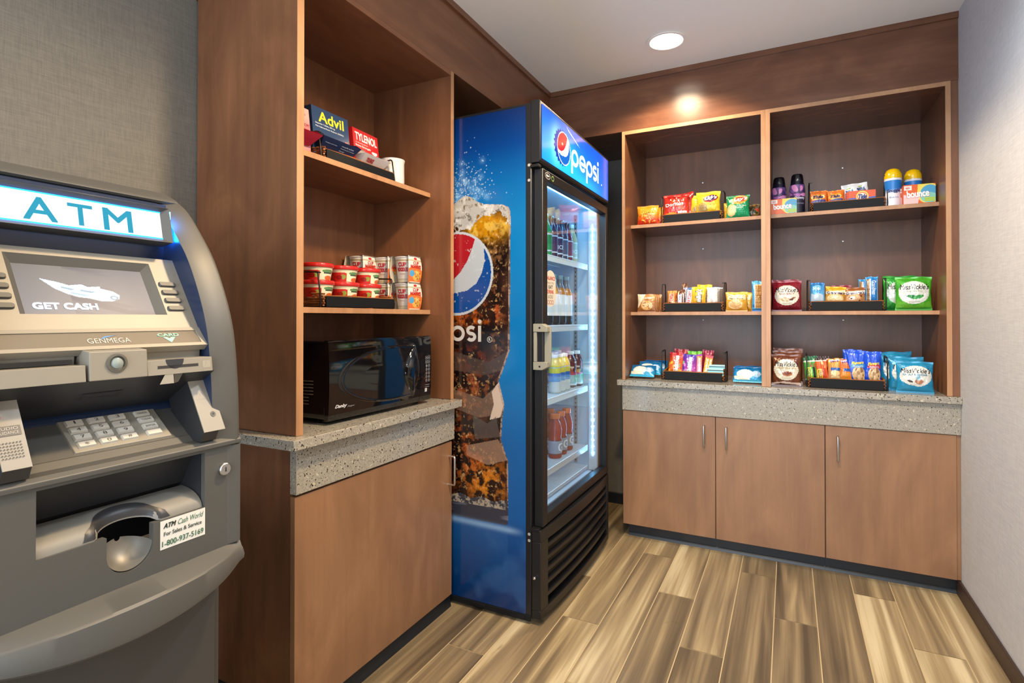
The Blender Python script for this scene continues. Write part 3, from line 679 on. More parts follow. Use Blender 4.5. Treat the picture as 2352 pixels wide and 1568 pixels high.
# top shelf
big = [(.028, 0), (.032, .006), (.032, .118), (.030, .135), (.020, .165), (.0125, .182), (.0125, .195)]
def two(c0, c1, z): return [(0, z, c0), (z, 1, c1)]
spec = [(2.410, 'tall green soda bottle at the near end of the top fridge shelf', '#1d8a4c', '#1d8a4c', '#2aa35c', None),
        (2.482, 'dark purple drink bottle beside the green one on the top fridge shelf', '#35203f', '#4b2b52', '#232338', None),
        (2.553, 'dark plum bottle with white lettering on its label, top fridge shelf', '#3d1f3b', '#3a2750', '#202030', 'ICE'),
        (2.624, 'slate blue bottle in the middle of the top fridge shelf', '#2c3550', '#45506c', '#30384a', None),
        (2.695, 'dark red bottle, second from the hinge end of the top fridge shelf', '#6c1d30', '#7b2a45', '#4a1b28', None),
        (2.765, 'pale yellow bottle with a fruit label, farthest on the top fridge shelf', '#a9a67c', '#9fb3a0', '#dfe6e6', 'ICE')]
for y, lab, c0, c1, cc, tx in spec:
    L = Ras(48, 14, c1); L.rect(0, 1, .0, .08, '#cfd8e0'); L.rect(0, 1, .92, 1, '#cfd8e0')
    if 'yellow' in lab: L.ell(.5, .72, .10, .2, '#f0e9b0'); L.ell(.5, .72, .05, .1, '#d9c43a')
    bottle('drink_bottle', lab, 'bottle', big, two(c0, c0, .1), cc, (.03, .115, L), loc=(-1.035, y, 1.487), rz=face, group=None, txt=[(tx, -.018, .018, .055, .075, '#e8eef4', dict(bold=.02))] if tx else None)
# second shelf: iced tea
tea = [(.029, 0), (.033, .008), (.033, .150), (.031, .165), (.017, .205), (.0145, .222), (.0145, .230)]
for k, (y, lab) in enumerate(((2.420, 'amber iced tea bottle nearest the door handle, second fridge shelf'), (2.506, 'amber iced tea bottle behind the oval door sticker, second fridge shelf'),
                              (2.592, 'amber iced tea bottle just past the oval door sticker, second fridge shelf'), (2.680, 'amber iced tea bottle farthest from the door handle, second fridge shelf'))):
    L = Ras(48, 14, '#dfe3e6'); L.rect(0, 1, .0, .30, '#14161c'); L.ell(.5, .72, .10, .22, '#b9583a'); L.ell(.5, .72, .06, .13, '#e8c9a0'); L.rect(.40, .60, .38, .46, '#37508a')
    bottle('iced_tea_bottle', lab, 'bottle', tea, [(0, .03, '#14131a'), (.03, .15, '#7a4310'), (.15, .185, '#b5701a'), (.185, 1, '#5d6a72')], '#6f98a6', (.002, .150, L), cap_r=.0165, loc=(-1.035, y, 1.168), rz=face)
# third shelf
jar = [(.030, 0), (.034, .008), (.034, .070), (.031, .085), (.034, .10), (.033, .135), (.024, .158), (.019, .165), (.019, .170)]
for k, (x, y, lab) in enumerate(((-1.010, 2.768, 'red fruit juice bottle with white cap, farthest on the third fridge shelf'), (-1.018, 2.694, 'red fruit juice bottle with white cap, beside the farthest one, third fridge shelf'),
                                 (-1.072, 2.610, 'red fruit juice bottle with white cap, behind the yellow and blue bottles'), (-1.105, 2.740, 'red fruit juice bottle with white cap, in the rear row of the third fridge shelf'), (-1.15, 2.545, 'white-capped juice bottle in the rear row nearest the door handle'))):
    L = Ras(48, 14, '#5e1b22'); L.blobs(26, 0, 1, .45, 1, .045, ['#b8442e', '#d8a23a', '#8c2030', '#e9d9b8'], 3+k, 2.2); L.rect(0, 1, .40, .47, '#c8466e'); L.rect(0, 1, 0, .40, '#8fc4c8'); L.rect(0, .5, .12, .40, '#3f9a68'); L.ell(.62, .2, .1, .16, '#a02a38'); L.rect(0, 1, 0, .08, '#dfe8ea')
    bottle('juice_bottle', lab, 'bottle', jar, [(0, 1, '#4b1a20')], '#e6e9ea', (.012, .135, L), cap_r=.0205, cap_h=.017, loc=(x, y, .842), rz=face)
slim = [(.026, 0), (.029, .006), (.029, .125), (.027, .14), (.018, .158), (.0155, .165), (.0155, .170)]
for k, (y, lab) in enumerate(((2.440, 'yellow, blue and white drink bottle nearest the handle on the third fridge shelf'), (2.503, 'yellow, blue and white drink bottle second from the handle, third fridge shelf'), (2.566, 'yellow and blue drink bottle at the far end of the front trio, third fridge shelf'))):
    L = Ras(48, 14, '#c9cfd0'); L.rect(0, 1, .62, .80, '#2f6fc0'); L.rect(0, 1, .45, .62, '#3d8fd0'); L.rect(0, 1, .80, 1, '#e3d34a'); L.ell(.5, .25, .06, .16, '#cfd84a' if k == 2 else '#9aa8c0')
    bottle('juice_bottle', lab, 'bottle', slim, [(0, .125, '#b7c6c2'), (.125, 1, '#e3cf3f')], '#e9efef', (.008, .120, L), cap_r=.017, cap_h=.014, loc=(-1.000, y, .842), rz=face)
# fourth shelf: sports drinks
spd = [(.030, 0), (.033, .006), (.034, .085), (.029, .098), (.032, .112), (.033, .135), (.026, .165), (.019, .180), (.018, .188)]
for k, (x, y, lab) in enumerate(((-1.010, 2.470, 'red sports drink bottle with orange cap, front of the fourth shelf nearest the handle'), (-1.015, 2.552, 'red sports drink bottle with orange cap, middle of the front row, fourth fridge shelf'),
                                 (-1.020, 2.650, 'red sports drink bottle with orange cap, farthest along the fourth fridge shelf'), (-1.090, 2.600, 'red sports drink bottle with orange cap, rear row of the fourth fridge shelf'),
                                 (-1.090, 2.510, 'red sports drink bottle with orange cap, rear row nearest the handle, fourth shelf'))):
    L = Ras(48, 14, '#8f9aa6'); L.rect(0, 1, 0, .06, '#5a2026'); L.rect(0, 1, .94, 1, '#5a2026')
    b_ = bottle('sports_drink_bottle', lab, 'bottle', spd, [(0, 1, '#9c2a22')], '#e2703a', (.018, .088, L), cap_r=.0225, cap_h=.022, loc=(x, y, .528), rz=face+.15, txt=[('G', -.016, .016, .034, .074, '#e9edf2', dict(bold=.04))])

# ------------------------------------------------------------------ microwave
mw = thing('microwave_oven', 'glossy black microwave oven with oval door window, on the left stone worktop', 'microwave', (-1.46, 1.545, .8626))
X0, X1, Y0, Y1, Z0, Z1 = -1.640, -1.300, 1.272, 1.820, .8760, 1.1300
MB().box(X0, X1, Y0+.004, Y1-.004, Z0+.003, Z1-.003).build('housing', 'gloss', mw, True, bev=.006, seg=3)
m = MB()
for k in range(8):
    z = .925+k*.0105; m.box(-1.395, -1.372, Y0+.0025, Y0+.0045, z-.0012, z+.0012, '#77705f')
for k in range(5):
    z = .962+k*.0105-.005; m.box(-1.370, -1.352, Y0+.0025, Y0+.0045, z-.0012, z+.0012, '#8a826c')
m.build('vents', 'card', mw, True)
for x in (-1.6, -1.33):
    for y in (1.31, 1.78): MB().lathe([(.012, .8627), (.014, .866), (.014, .8785)], 16, x, y).build('foot', 'black', mw, True)
# front: bowed door with a bevelled oval opening, control panel on the far side
def front(y0, y1, name):
    nu = 40; ys = np.linspace(y0, y1, nu+1); zs = np.concatenate([[Z0, Z0+.006], np.linspace(Z0+.012, Z1-.010, 12), [Z1-.004, Z1]])
    bul = lambda y, z: -1.2860+.007*math.sin(PI*(z-Z0)/(Z1-Z0))**.6+.002*math.sin(PI*(y-Y0)/(Y1-Y0))
    P = np.array([[(bul(y, z), y, z) for y in ys] for z in zs]); m = MB(); m.grid(P)
    b = MB(); 
    B = np.array([[(-1.3005, y, z) for y in ys] for z in zs]); m.grid(B)
    for row in (0, -1): m.grid(np.array([P[row], B[row]]))
    for c in (0, -1): m.grid(np.array([P[:, c], B[:, c]]))
    return m.build(name, 'gloss', mw, True, 40), bul
door_o, bul = front(Y0, 1.744, 'door'); pan_o, _ = front(1.746, Y1, 'control_panel')
# oval (pointed egg) window ring
def egg(k=1.0):
    L, R_, T_, B_ = 1.308, 1.700, 1.104, .905; cy, cz = 1.60, 1.0
    up = [(cy+(L-cy)*math.cos(a), cz-.002+(T_-cz)*math.sin(a)) for a in np.linspace(0, PI/2, 26)]
    rt = [(1.715, 1.098), (1.728, 1.06), (1.732, 1.0), (1.724, .945), (1.708, .906)]
    lo = [(cy+(L-cy)*math.cos(a), cz-.002+(B_-cz)*math.sin(a)*1.0) for a in np.linspace(PI/2, 0, 26)]
    pts = up+rt+lo[:-1]; c = (1.58, 1.0); return [((p[0]-c[0])*k+c[0], (p[1]-c[1])*k+c[1]) for p in pts]
e = MB(); o_ = egg(1.0); i_ = egg(.94); j_ = egg(.90); n = len(o_)
v = [(bul(a, b)+.0006, a, b) for a, b in o_]+[(bul(a, b)+.0030, a, b) for a, b in i_]+[(bul(a, b)+.0008, a, b) for a, b in j_]
e.add(v, [(i, (i+1) % n, (i+1) % n+n, i+n) for i in range(n)]+[(i+n, (i+1) % n+n, (i+1) % n+2*n, i+2*n) for i in range(n)]); e.build('window_bezel', 'gloss', door_o, True, 50)
e = MB(); e.add([(-1.2775, a, b) for a, b in j_], [tuple(range(n))]); e.build('window', 'gloss', door_o, True)
# handle: tall crescent
e = MB(); H_ = []
for t_ in np.linspace(0, 1, 17):
    z = 1.098-.196*t_; c_ = math.sin(PI*t_); ya_, yb_ = 1.704-.012*t_-.050*c_, 1.706-.004*t_+.020*c_; x_ = -1.279+.018*c_**.7
    H_.append([(-1.280, ya_, z), (x_-.006, ya_+.004, z), (x_, (ya_+yb_)/2, z), (x_-.004, yb_-.003, z), (-1.280, yb_, z)])
e.grid(np.array(H_)); e.build('handle', 'gloss', door_o, True, 60)
m = MB(); fx = lambda y, z: (bul(y, z)+.0008, y, z)
m.text('Danby', fx, 1.298, 1.350, .9105, .9245, '#d9d9dc', bold=.05, shear=.35); m.text('Designer', fx, 1.352, 1.386, .9100, .9165, '#9a9aa0', shear=.5)
m.build('brand_lettering', 'card', door_o, True, 0)
m = MB()
for r_ in range(2):
    for c_ in range(2):
        y, z = 1.786+c_*.0165, 1.044-r_*.0165; m.ribbon([(y-.0065, z-.0055), (y+.0065, z-.0055), (y+.0065, z+.0055), (y-.0065, z+.0055)], .0012, fx, '#a9a9ac', closed=True); m.rect(y-.004, y+.004, z-.0015, z+.001, fx, '#9c9ca0')
for r_ in range(5):
    for c_ in range(2):
        y, z = 1.786+c_*.0165, 1.012-r_*.0145; m.ribbon(arc(y, z, .0052, .0052, 0, 360, 14)[:-1], .0011, fx, '#a0a0a4', closed=True); m.text('1234567890'[r_*2+c_], fx, y-.0015, y+.0015, z-.0025, z+.0025, '#cfcfd4')
for r_ in range(2): m.ribbon([(1.778, .937-.008*r_), (1.808, .937-.008*r_)], .0018, fx, '#88888c')
m.rect(1.778, 1.792, .910, .924, fx, '#c9c9cc'); m.text('15', fx, 1.782, 1.788, .913, .921, '#3a3a40')
m.build('keypad', 'card', pan_o, True, 0)

# ------------------------------------------------------------------ wire and wicker racks
def rack(label, loc, rz=0, W=.296, ph=.043, wh=.155):
    t = thing('wicker_rack', label, 'display rack', loc, rz, 'black-fronted wicker and wire display racks')
    w = W/2
    MB().box(-w, w, 0, .010, .003, .003+ph).build('front_panel', 'blackm', t, bev=.0008)
    m = MB(); D = .150
    def strand(z, k):
        pts = []; n = 60
        path = [(-w-.006, .004), (-w-.006, D), (w+.006, D), (w+.006, .004)]
        seg = [(path[i], path[i+1]) for i in range(3)]
        for (x0, y0), (x1, y1) in seg:
            L = math.hypot(x1-x0, y1-y0); q = max(4, int(L/.011))
            for i in range(q):
                f = i/q; x, y = x0+(x1-x0)*f, y0+(y1-y0)*f; nx, ny = (y1-y0)/L, -(x1-x0)/L; s_ = .0026*(1 if (i+k) % 2 else -1)
                pts.append((x+nx*s_, y+ny*s_, z+.010*(y/D)*(k/5)))
        return pts
    for k in range(6): m.tube(strand(.008+k*.0075, k), .0033, 5)
    m.tube([(-w-.004, .006, ph+.003), (-w*.3, .004, ph+.006), (w*.3, .005, ph+.003), (w+.004, .006, ph+.005)], .0028, 5)
    m.box(-w-.003, w+.003, .010, D, .026, .0325)
    m.build('wicker_tray', 'wicker', t, smooth=60)
    for s_ in (-1, 1):
        x = s_*(w+.016); m = MB()
        m.tube([(x, .012, .0030), (x, .010, .02), (x, .022, wh-.006), (x, .028, wh), (x, .100, wh+.004), (x, .106, wh-.002), (x, .118, .02), (x, .118, .0030), (x, .012, .0030)], .0028, 8)
        m.tube([(x, .024, wh-.001), (x-s_*.012, .024, wh-.001)], .0026, 6); m.tube([(x, .014, .0060), (x-s_*.018, .014, .0060)], .0026, 6)
        m.build('wire_handle', 'wire', t, smooth=60)
    return t
ZA_, ZB_, ZT_ = .8626, 1.2355, 1.730
rack('wicker rack of red and yellow chip bags, top shelf of the bay nearest the fridge', (-.474, 3.125, ZT_))
rack('wicker rack of candy bars, middle shelf of the bay nearest the fridge', (-.471, 3.130, ZB_))
rack('wicker rack of fruit sweets and gum, on the stone worktop nearest the fridge', (-.461, 3.070, ZA_))
rack('wicker rack of laundry sachets, top shelf of the bay by the pale wall', (.2600, 3.135, ZT_))
rack('wicker rack of cookies and wafers, middle shelf of the bay by the pale wall', (.2510, 3.130, ZB_))
rack('wicker rack of granola bars, crackers and nuts, on the worktop by the pale wall', (.2430, 3.040, ZA_))
rack('wicker rack of medicine boxes, upper shelf of the left unit', (-1.385, 1.540, ZT_), PI/2, .352, .038, .10)
rack('wicker rack of red-lidded soup bowls, lower shelf of the left unit', (-1.385, 1.540, ZB_), PI/2, .352, .036, .120)

# ------------------------------------------------------------------ bags, boxes, bars
def bag(name, label, cat, w, h, d, art, txt=(), loc=(0, 0, 0), rz=0, rx=0, seed=0, crimp=.075, mat='foil', peak=0, waist=.05, nu=60, nv=78, z_lift=0, ry=0):
    """pillow pouch standing on its bottom seam; art = Ras painted on the front"""
    if any(abs(loc[2]-zz-.034) < 1e-4 for zz in (.8626, 1.2355, 1.730)): h = h-.018
    q = np.random.default_rng(seed+100); s1 = int(q.integers(1000))
    u = np.linspace(0, 1, nu+1); v = np.linspace(0, 1, nv+1); U, V = np.meshgrid(u, v)
    prof = np.clip((V-crimp)/(1-2*crimp), 0, 1); th = (np.sin(PI*prof))**.55*np.clip(1-np.abs(2*U-1)**2.6, 0, 1)**.6
    wr = (vnoise(U*7+3, V*5, s1, 3, .6)-.5); wr2 = (vnoise(U*22, V*16+9, s1+1, 2)-.5)
    rad_ = np.exp(-((V-crimp)/.16)**2)+np.exp(-((V-1+crimp)/.16)**2)
    pleat = np.sin(U*38+s1)*rad_*.10
    D = d/2*(th*(1+.22*wr)+th**.5*(.10*wr2)) + d*.06*pleat*np.clip(th*3, 0, 1)
    wd = w*(1-waist*np.sin(PI*np.clip(prof, 0, 1))**.7+.012*np.sin(V*17+s1)*np.sin(PI*V))
    X = (U-.5)*wd + peak*w*V*(.5-U)*0; Z = V*h + .010*h*np.sin(U*9+s1)*(V > .9) + peak*h*np.clip(V-.55, 0, 1)*(U-.3)
    flatc = np.where((V < crimp) | (V > 1-crimp), 1, 0); ys = .0012*np.sin(U*14+s1)*(V > .5)
    F = np.stack([X, -D-.0006+ys, Z], -1); B = np.stack([X, D*.85+.0006+ys, Z], -1)
    m = MB(); art2 = art.a if isinstance(art, Ras) else None
    if art2 is not None:
        iu = np.clip(((np.arange(nu)+.5)/nu*art.nu).astype(int), 0, art.nu-1); iv = np.clip(((np.arange(nv)+.5)/nv*art.nv).astype(int), 0, art.nv-1)
        C = art2[np.ix_(iv, iu)]; m.grid(F, C); edge = C.copy(); edge[:] = C[:, :1]; m.grid(B, edge)
    else: m.grid(F, None, 0, art); m.grid(B, None, 0, art); C = None
    for c in (0, -1): m.grid(np.stack([F[:, c], B[:, c]], 1), (C[:, :1] if C is not None else None), 0, art if C is None else WHITE)
    for r in (0, -1): m.grid(np.stack([F[r], B[r]], 0), (C[r:r+1] if (C is not None and r == 0) else (C[-1:] if C is not None else None)), 0, art if C is None else WHITE)
    from bisect import bisect
    def fn(a, b):   # a, b in 0..1 of the front
        i = min(max(a*nu, 0), nu-1e-6); j = min(max(b*nv, 0), nv-1e-6); i0, j0 = int(i), int(j); fi, fj = i-i0, j-j0
        p = F[j0, i0]*(1-fi)*(1-fj)+F[j0, i0+1]*fi*(1-fj)+F[j0+1, i0]*(1-fi)*fj+F[j0+1, i0+1]*fi*fj
        return (p[0], p[1]-.0011, p[2])
    for ti, tt in enumerate(txt):
        s_, a0, a1, b0, b1, c = tt[:6]; kw = tt[6] if len(tt) > 6 else {}
        fl_ = lambda a, b, k=ti: (lambda p: (p[0], p[1]-.0004*k, p[2]))(fn(a, b))
        if s_ == '*poly': m.poly(a0, fl_, c)
        else: m.text(s_, fl_, a0, a1, b0, b1, c, **kw)
    o = m.build(name, mat, smooth=55); o.location = loc; o.rotation_euler = (rx, ry, rz)
    return tag(o, label, cat)
def sbox(name, label, cat, w, d, h, art, side, txt=(), loc=(0, 0, 0), rz=0, rx=0, mat='card', top=None, ftxt=None):
    m = MB(); u = np.linspace(-w/2, w/2, art.nu+1); z = np.linspace(0, h, art.nv+1); U, Z = np.meshgrid(u, z)
    m.grid(np.stack([U, np.zeros_like(U), Z], -1), art.a)
    m.box(-w/2, w/2, .0002, d, 0, h, side)
    if top: m.rect(-w/2+.0005, w/2-.0005, .001, d-.001, lambda a, b: (a, b, h+.0003), top)
    fn = lambda a, b: ((a-.5)*w, -.0006, b*h)
    for ti, tt in enumerate(txt):
        s_, a0, a1, b0, b1, c = tt[:6]; m.text(s_, lambda a, b, k=ti: (fn(a, b)[0], -.0006-.0003*k, fn(a, b)[2]), a0, a1, b0, b1, c, **(tt[6] if len(tt) > 6 else {}))
    o = m.build(name, mat, smooth=20); o.location = loc; o.rotation_euler = (rx, 0, rz); return tag(o, label, cat)
def copy_of(o, label, loc, rz=0, rx=0, sc_=1.0):
    c = o.copy(); COL.objects.link(c); c.location = loc; c.rotation_euler = (rx, 0, rz); c['label'] = label; c.scale = (sc_, sc_, sc_); return c
B5 = dict(bold=.05); B3 = dict(bold=.03)

# ---- bay nearest the fridge, top shelf (z = 1.730)
ch = Ras(80, 104, '#e8881c'); ch.vgrad('#cf3418', '#ef9a1e', .25, .62); ch.blobs(22, .1, .9, .12, .50, .05, ['#f0a028', '#f7c95a', '#e06818', '#c43616'], 4, .5); ch.rect(.0, 1, 0, .08, '#c23a1a')
CHT = [('Cheetos', .16, .84, .60, .80, '#2a1a10', dict(bold=.09, rot=8, shear=.3)), ('Cheetos', .16, .84, .61, .79, '#f3cf3c', dict(bold=.03, rot=8, shear=.3)), ('CRUNCHY', .5, .86, .52, .58, '#fff0d0')]
bag('chip_bag', 'orange and red bag of cheese puffs standing at the left end of the top shelf', 'bag', .122, .113, .035, ch, CHT, (-.716, 3.155, ZT_), .0, seed=1)
bag('chip_bag', 'second orange cheese puff bag tucked behind the first on the top shelf', 'bag', .120, .108, .035, ch, CHT, (-.698, 3.205, ZT_), -.15, seed=2)
do = Ras(80, 104, '#b5281c'); do.vgrad('#c8391e', '#a81c1a'); do.ell(.30, .12, .26, .09, '#d98a2e'); do.ell(.35, .16, .18, .07, '#e8a83e'); do.rect(.56, .92, .12, .27, '#c9d0d2'); do.poly([(.20, .86), (.38, .60), (.50, .92), (.46, .93), (.38, .68), (.25, .88)], '#e85a2a'); do.blobs(10, 0, 1, .8, 1, .06, ['#8e1616', '#cc3a24'], 8)
DOT = [('Doritos', .07, .80, .48, .63, '#111111', dict(bold=.10, rot=6)), ('Doritos', .08, .79, .485, .625, '#f4f1e8', dict(bold=.05, rot=6)), ('*poly', [(.26, .78), (.30, .78), (.40, .42), (.50, .86), (.53, .85), (.41, .34)], 0, 0, 0, '#f2ece0'), ('NACHO', .60, .84, .38, .42, '#f0c0a0'), ('CHEESE', .60, .84, .32, .36, '#f0c0a0')]
bag('chip_bag', 'red bag of tortilla chips leaning in the top shelf rack', 'bag', .142, .152, .045, do, DOT, (-.562, 3.175, ZT_+.034), .08, -.10, seed=3)
bag('chip_bag', 'red tortilla chip bag with a pointed corner, behind the front red bag', 'bag', .140, .164, .040, do, DOT, (-.545, 3.225, ZT_+.034), -.2, -.06, seed=4, peak=.12)
ly = Ras(80, 104, '#dcc21e'); ly.vgrad('#c9ac12', '#e6d338'); ly.ell(.62, .68, .30, .16, '#9c2a1e', 8); ly.ell(.60, .70, .27, .12, '#3d2a5a', 8); ly.ell(.28, .28, .22, .24, '#b59a4c'); ly.ell(.30, .26, .17, .18, '#a08850'); ly.poly([(.0, .0), (1, 0), (1, .12), (.5, .05), (0, .10)], '#c9a514')
LYT = [("Lay's", .36, .88, .60, .78, '#f7f4ea', dict(bold=.05, shear=.3, rot=5)), ('Classic', .52, .80, .42, .48, '#8a7a1c', dict(shear=.2))]
bag('chip_bag', 'yellow potato chip bag at the front of the top shelf rack', 'bag', .128, .150, .048, ly, LYT, (-.392, 3.175, ZT_+.034), -.02, -.08, seed=5)
bag('chip_bag', 'yellow potato chip bag half hidden behind the front yellow one', 'bag', .128, .144, .044, ly, LYT, (-.430, 3.222, ZT_+.034), .14, -.05, seed=6)
lg = Ras(80, 104, '#17905a'); lg.vgrad('#1da068', '#0f7a48'); lg.ell(.58, .80, .34, .20, '#e0902e', 10); lg.ell(.62, .82, .26, .12, '#c23a2e', 10); lg.ell(.22, .36, .20, .26, '#e0c47e'); lg.ell(.24, .34, .14, .19, '#ecd898'); lg.rect(0, 1, 0, .06, '#3fb287')
LGT = [("Lay's", .30, .90, .70, .92, '#f7f4ea', dict(bold=.05, shear=.3, rot=6)), ('Sour Cream', .34, .86, .50, .55, '#eef5e8', B3), ('& Onion', .40, .74, .43, .48, '#eef5e8', B3)]
bag('chip_bag', 'green sour cream potato chip bag at the right end of the top shelf', 'bag', .116, .124, .042, lg, LGT, (-.238, 3.150, ZT_), .03, -.04, seed=7)
bag('chip_bag', 'yellow chip bag peeking out left of the green one', 'bag', .105, .098, .034, Ras(4, 4, '#d9a733'), (), (-.262, 3.200, ZT_), .1, 0, seed=8)
bb = Ras(80, 104, '#4a3d22'); bb.blobs(14, 0, 1, 0, 1, .12, ['#2e3a20', '#8a6a30', '#b03a28', '#55341c'], 5)
bag('chip_bag', 'small dark brown snack bag behind the green chip bag, near the divider', 'bag', .085, .082, .034, bb, (), (-.176, 3.205, ZT_), -.1, -.1, seed=9)
# ---- middle shelf (z = 1.2355)
ck = Ras(80, 80, '#a9713a'); ck.vgrad('#8a5426', '#b9834a'); ck.poly([(0, .2), (.0, 1), (.45, 1), (.12, .35)], '#ead9b8'); ck.ell(.52, .36, .32, .26, '#d9a766'); ck.blobs(12, .3, .75, .18, .55, .03, ['#7a4a20', '#e8c48c'], 6)
CKT = [('Cookies', .3, .8, .74, .86, '#fff2da', B3)]
for i, (lab, rz) in enumerate((('brown cookie packet, front of the stack at the left end of the middle shelf', .0), ('brown cookie packet second in the stack at the left end of the middle shelf', -.05), ('brown cookie packet third in the stack at the left end of the middle shelf', .04), ('brown cookie packet at the rear of the stack on the middle shelf', -.03))):
    bag('cookie_packet', lab, 'packet', .104, .102, .024, ck, CKT, (-.724+.006*i, 3.150+.028*i, ZB_), rz, -.05, seed=10+i, crimp=.06)['group'] = 'brown cookie packets'
def bar(label, w, h, d, art, txt, loc, rx=-.16, rz=0, ry=0, seed=0, crimp=.07, name='candy_bar', cat='candy bar'): return bag(name, label, cat, w, h, d, art, txt, loc, rz, rx, seed, crimp, waist=.02, nu=30, nv=60, ry=ry)
R9 = lambda c, b=.05, **k: dict(bold=b, rot=90, **k)
tw = Ras(24, 44, '#b4632c'); tw.vgrad('#8f4a1c', '#d98d3a'); tw.rect(.12, .88, .12, .9, '#c9843c'); tw.blobs(8, 0, 1, .0, .2, .12, ['#e8c890', '#7a3c18'], 2); 
zr = ZB_+.034
bar('gold and red caramel cookie bar at the left end of the candy rack', .046, .104, .016, tw, [('TWIX', .26, .80, .26, .82, '#e9dfc8', R9(0, .12)), ('TWIX', .30, .76, .28, .80, '#b02a1c', R9(0, .07))], (-.588, 3.165, zr), seed=21)
bar('second gold caramel cookie bar standing behind the first in the candy rack', .046, .106, .016, tw, [('TWIX', .26, .80, .26, .82, '#b02a1c', R9(0, .12))], (-.575, 3.195, zr), seed=22)
sn = Ras(24, 44, '#6a3a22'); sn.rect(.22, .86, .1, .78, '#efe6da'); sn.rect(.3, .8, .14, .74, '#2c3f8c'); sn.blobs(6, 0, 1, .8, 1, .1, ['#c8a878', '#4a2412'], 3)
SNT = [('SNICKERS', .34, .78, .17, .72, '#f4f2f4', R9(0, .06))]
bar('brown nut bar with white and blue lettering, beside the gold caramel bar', .032, .106, .014, sn, SNT, (-.544, 3.165, zr), seed=23)
bar('tall brown nut bar poking above the others at the back of the candy rack', .030, .108, .014, sn, SNT, (-.524, 3.215, zr+.022), -.1, seed=24)
bar('brown nut bar standing just behind the front brown bar', .032, .112, .014, sn, SNT, (-.536, 3.192, zr), seed=25)
pd = Ras(24, 44, '#cfd3da'); pd.vgrad('#b9bfc8', '#e6e9ee'); pd.rect(0, 1, .86, 1, '#4a6fae'); pd.rect(0, .15, 0, 1, '#9aa2b0')
PDT = [('MILKY WAY', .30, .80, .12, .82, '#c8404a', R9(0, .05))]
bar('silver and pink candy bar with red lettering, left of the yellow candy bag', .038, .120, .014, pd, [('PAYDAY', .30, .80, .12, .82, '#d0525a', R9(0, .05))], (-.497, 3.168, zr), ry=.08, seed=26)
bar('silver candy bar with a blue top leaning right, beside the yellow candy bag', .036, .122, .014, pd, [('PAYDAY', .30, .80, .12, .82, '#5a6a9a', R9(0, .05))], (-.490, 3.196, zr), ry=.13, seed=27)
mm = Ras(60, 104, '#e6b612'); mm.vgrad('#c98f0c', '#f0c21c'); mm.rect(.28, .68, .20, .86, '#5a3418'); mm.a[mm.U > .66] *= 1; mm.ell(.74, .30, .16, .12, '#e8c23a'); mm.ell(.30, .06, .3, .05, '#8a4f14')
mm2 = Ras(60, 104, '#e6b612'); mm2.vgrad('#c98f0c', '#f0c21c'); mm2.rect(.2, .9, 0, .05, '#9a6a12')
MMT = [("m&m's", .26, .74, .16, .88, '#3a2312', R9(0, .12)), ("m&m's", .32, .68, .18, .86, '#f6f1e4', R9(0, .06))]
bag('candy_bag', 'yellow chocolate candy bag at the front of the candy rack', 'bag', .078, .122, .026, mm2, MMT, (-.445, 3.168, zr), .05, -.14, seed=28, ry=.05)
bag('candy_bag', 'yellow chocolate candy bag rising behind the front yellow bag', 'bag', .080, .136, .024, mm2, MMT, (-.420, 3.205, zr), -.05, -.10, seed=29, ry=.03)
sv = Ras(24, 44, '#d7cfc6'); sv.rect(.0, .30, 0, 1, '#efe9e2'); sv.rect(.46, .62, 0, 1, '#f6f3ee'); sv.rect(.78, 1, 0, 1, '#8a8078'); sv.rect(0, 1, .93, 1, '#aebfd0')
bar('plain silver foil pastry pouch at the right end of the candy rack', .070, .118, .030, sv, (), (-.365, 3.172, zr), -.05, seed=30, crimp=.04, name='foil_pouch', cat='pouch')
bar('second silver foil pastry pouch directly behind the first in the candy rack', .070, .116, .028, sv, (), (-.356, 3.212, zr), -.03, seed=31, crimp=.04, name='foil_pouch', cat='pouch')
gr = Ras(80, 80, '#d9a428'); gr.vgrad('#c88e2c', '#e3b43a', .2, .9); gr.ell(.45, .36, .34, .24, '#e4bf8a'); gr.ell(.45, .34, .27, .17, '#d7a768'); gr.rect(.06, .94, .60, .74, '#f0dfae'); 
GRT = [("Grandma's", .08, .92, .74, .90, '#f7efdc', dict(bold=.05, shear=.2)), ('Peanut Butter', .18, .84, .62, .70, '#5a4a20', B3)]
bag('cookie_packet', 'yellow homestyle cookie bag right of the candy rack on the middle shelf', 'packet', .108, .104, .032, gr, GRT, (-.247, 3.150, ZB_), 0, -.06, seed=32)
bag('cookie_packet', 'yellow homestyle cookie bag behind the front one, middle shelf left bay', 'packet', .108, .102, .032, gr, GRT, (-.224, 3.195, ZB_), -.25, -.03, seed=33)
tb = Ras(24, 60, '#4aa5dc'); tb.rect(0, 1, 0, .07, '#2a72b8'); tb.rect(0, 1, .90, 1, '#5ab4e4'); tb.rect(.24, .92, .10, .88, '#e9eef2'); tb.rect(.34, .92, .10, .86, '#d2a464')
for k in range(13): tb.rect(.34, .92, .11+k*.058, .125+k*.058, '#8f6230')
bag('cracker_sleeve', 'tall pale blue sleeve of round sandwich biscuits against the divider', 'packet', .050, .160, .042, tb, [('G', .08, .24, .14, .22, '#1f4f94', B5)], (-.147, 3.150, ZB_), .05, 0, seed=34, crimp=.04, waist=.02)
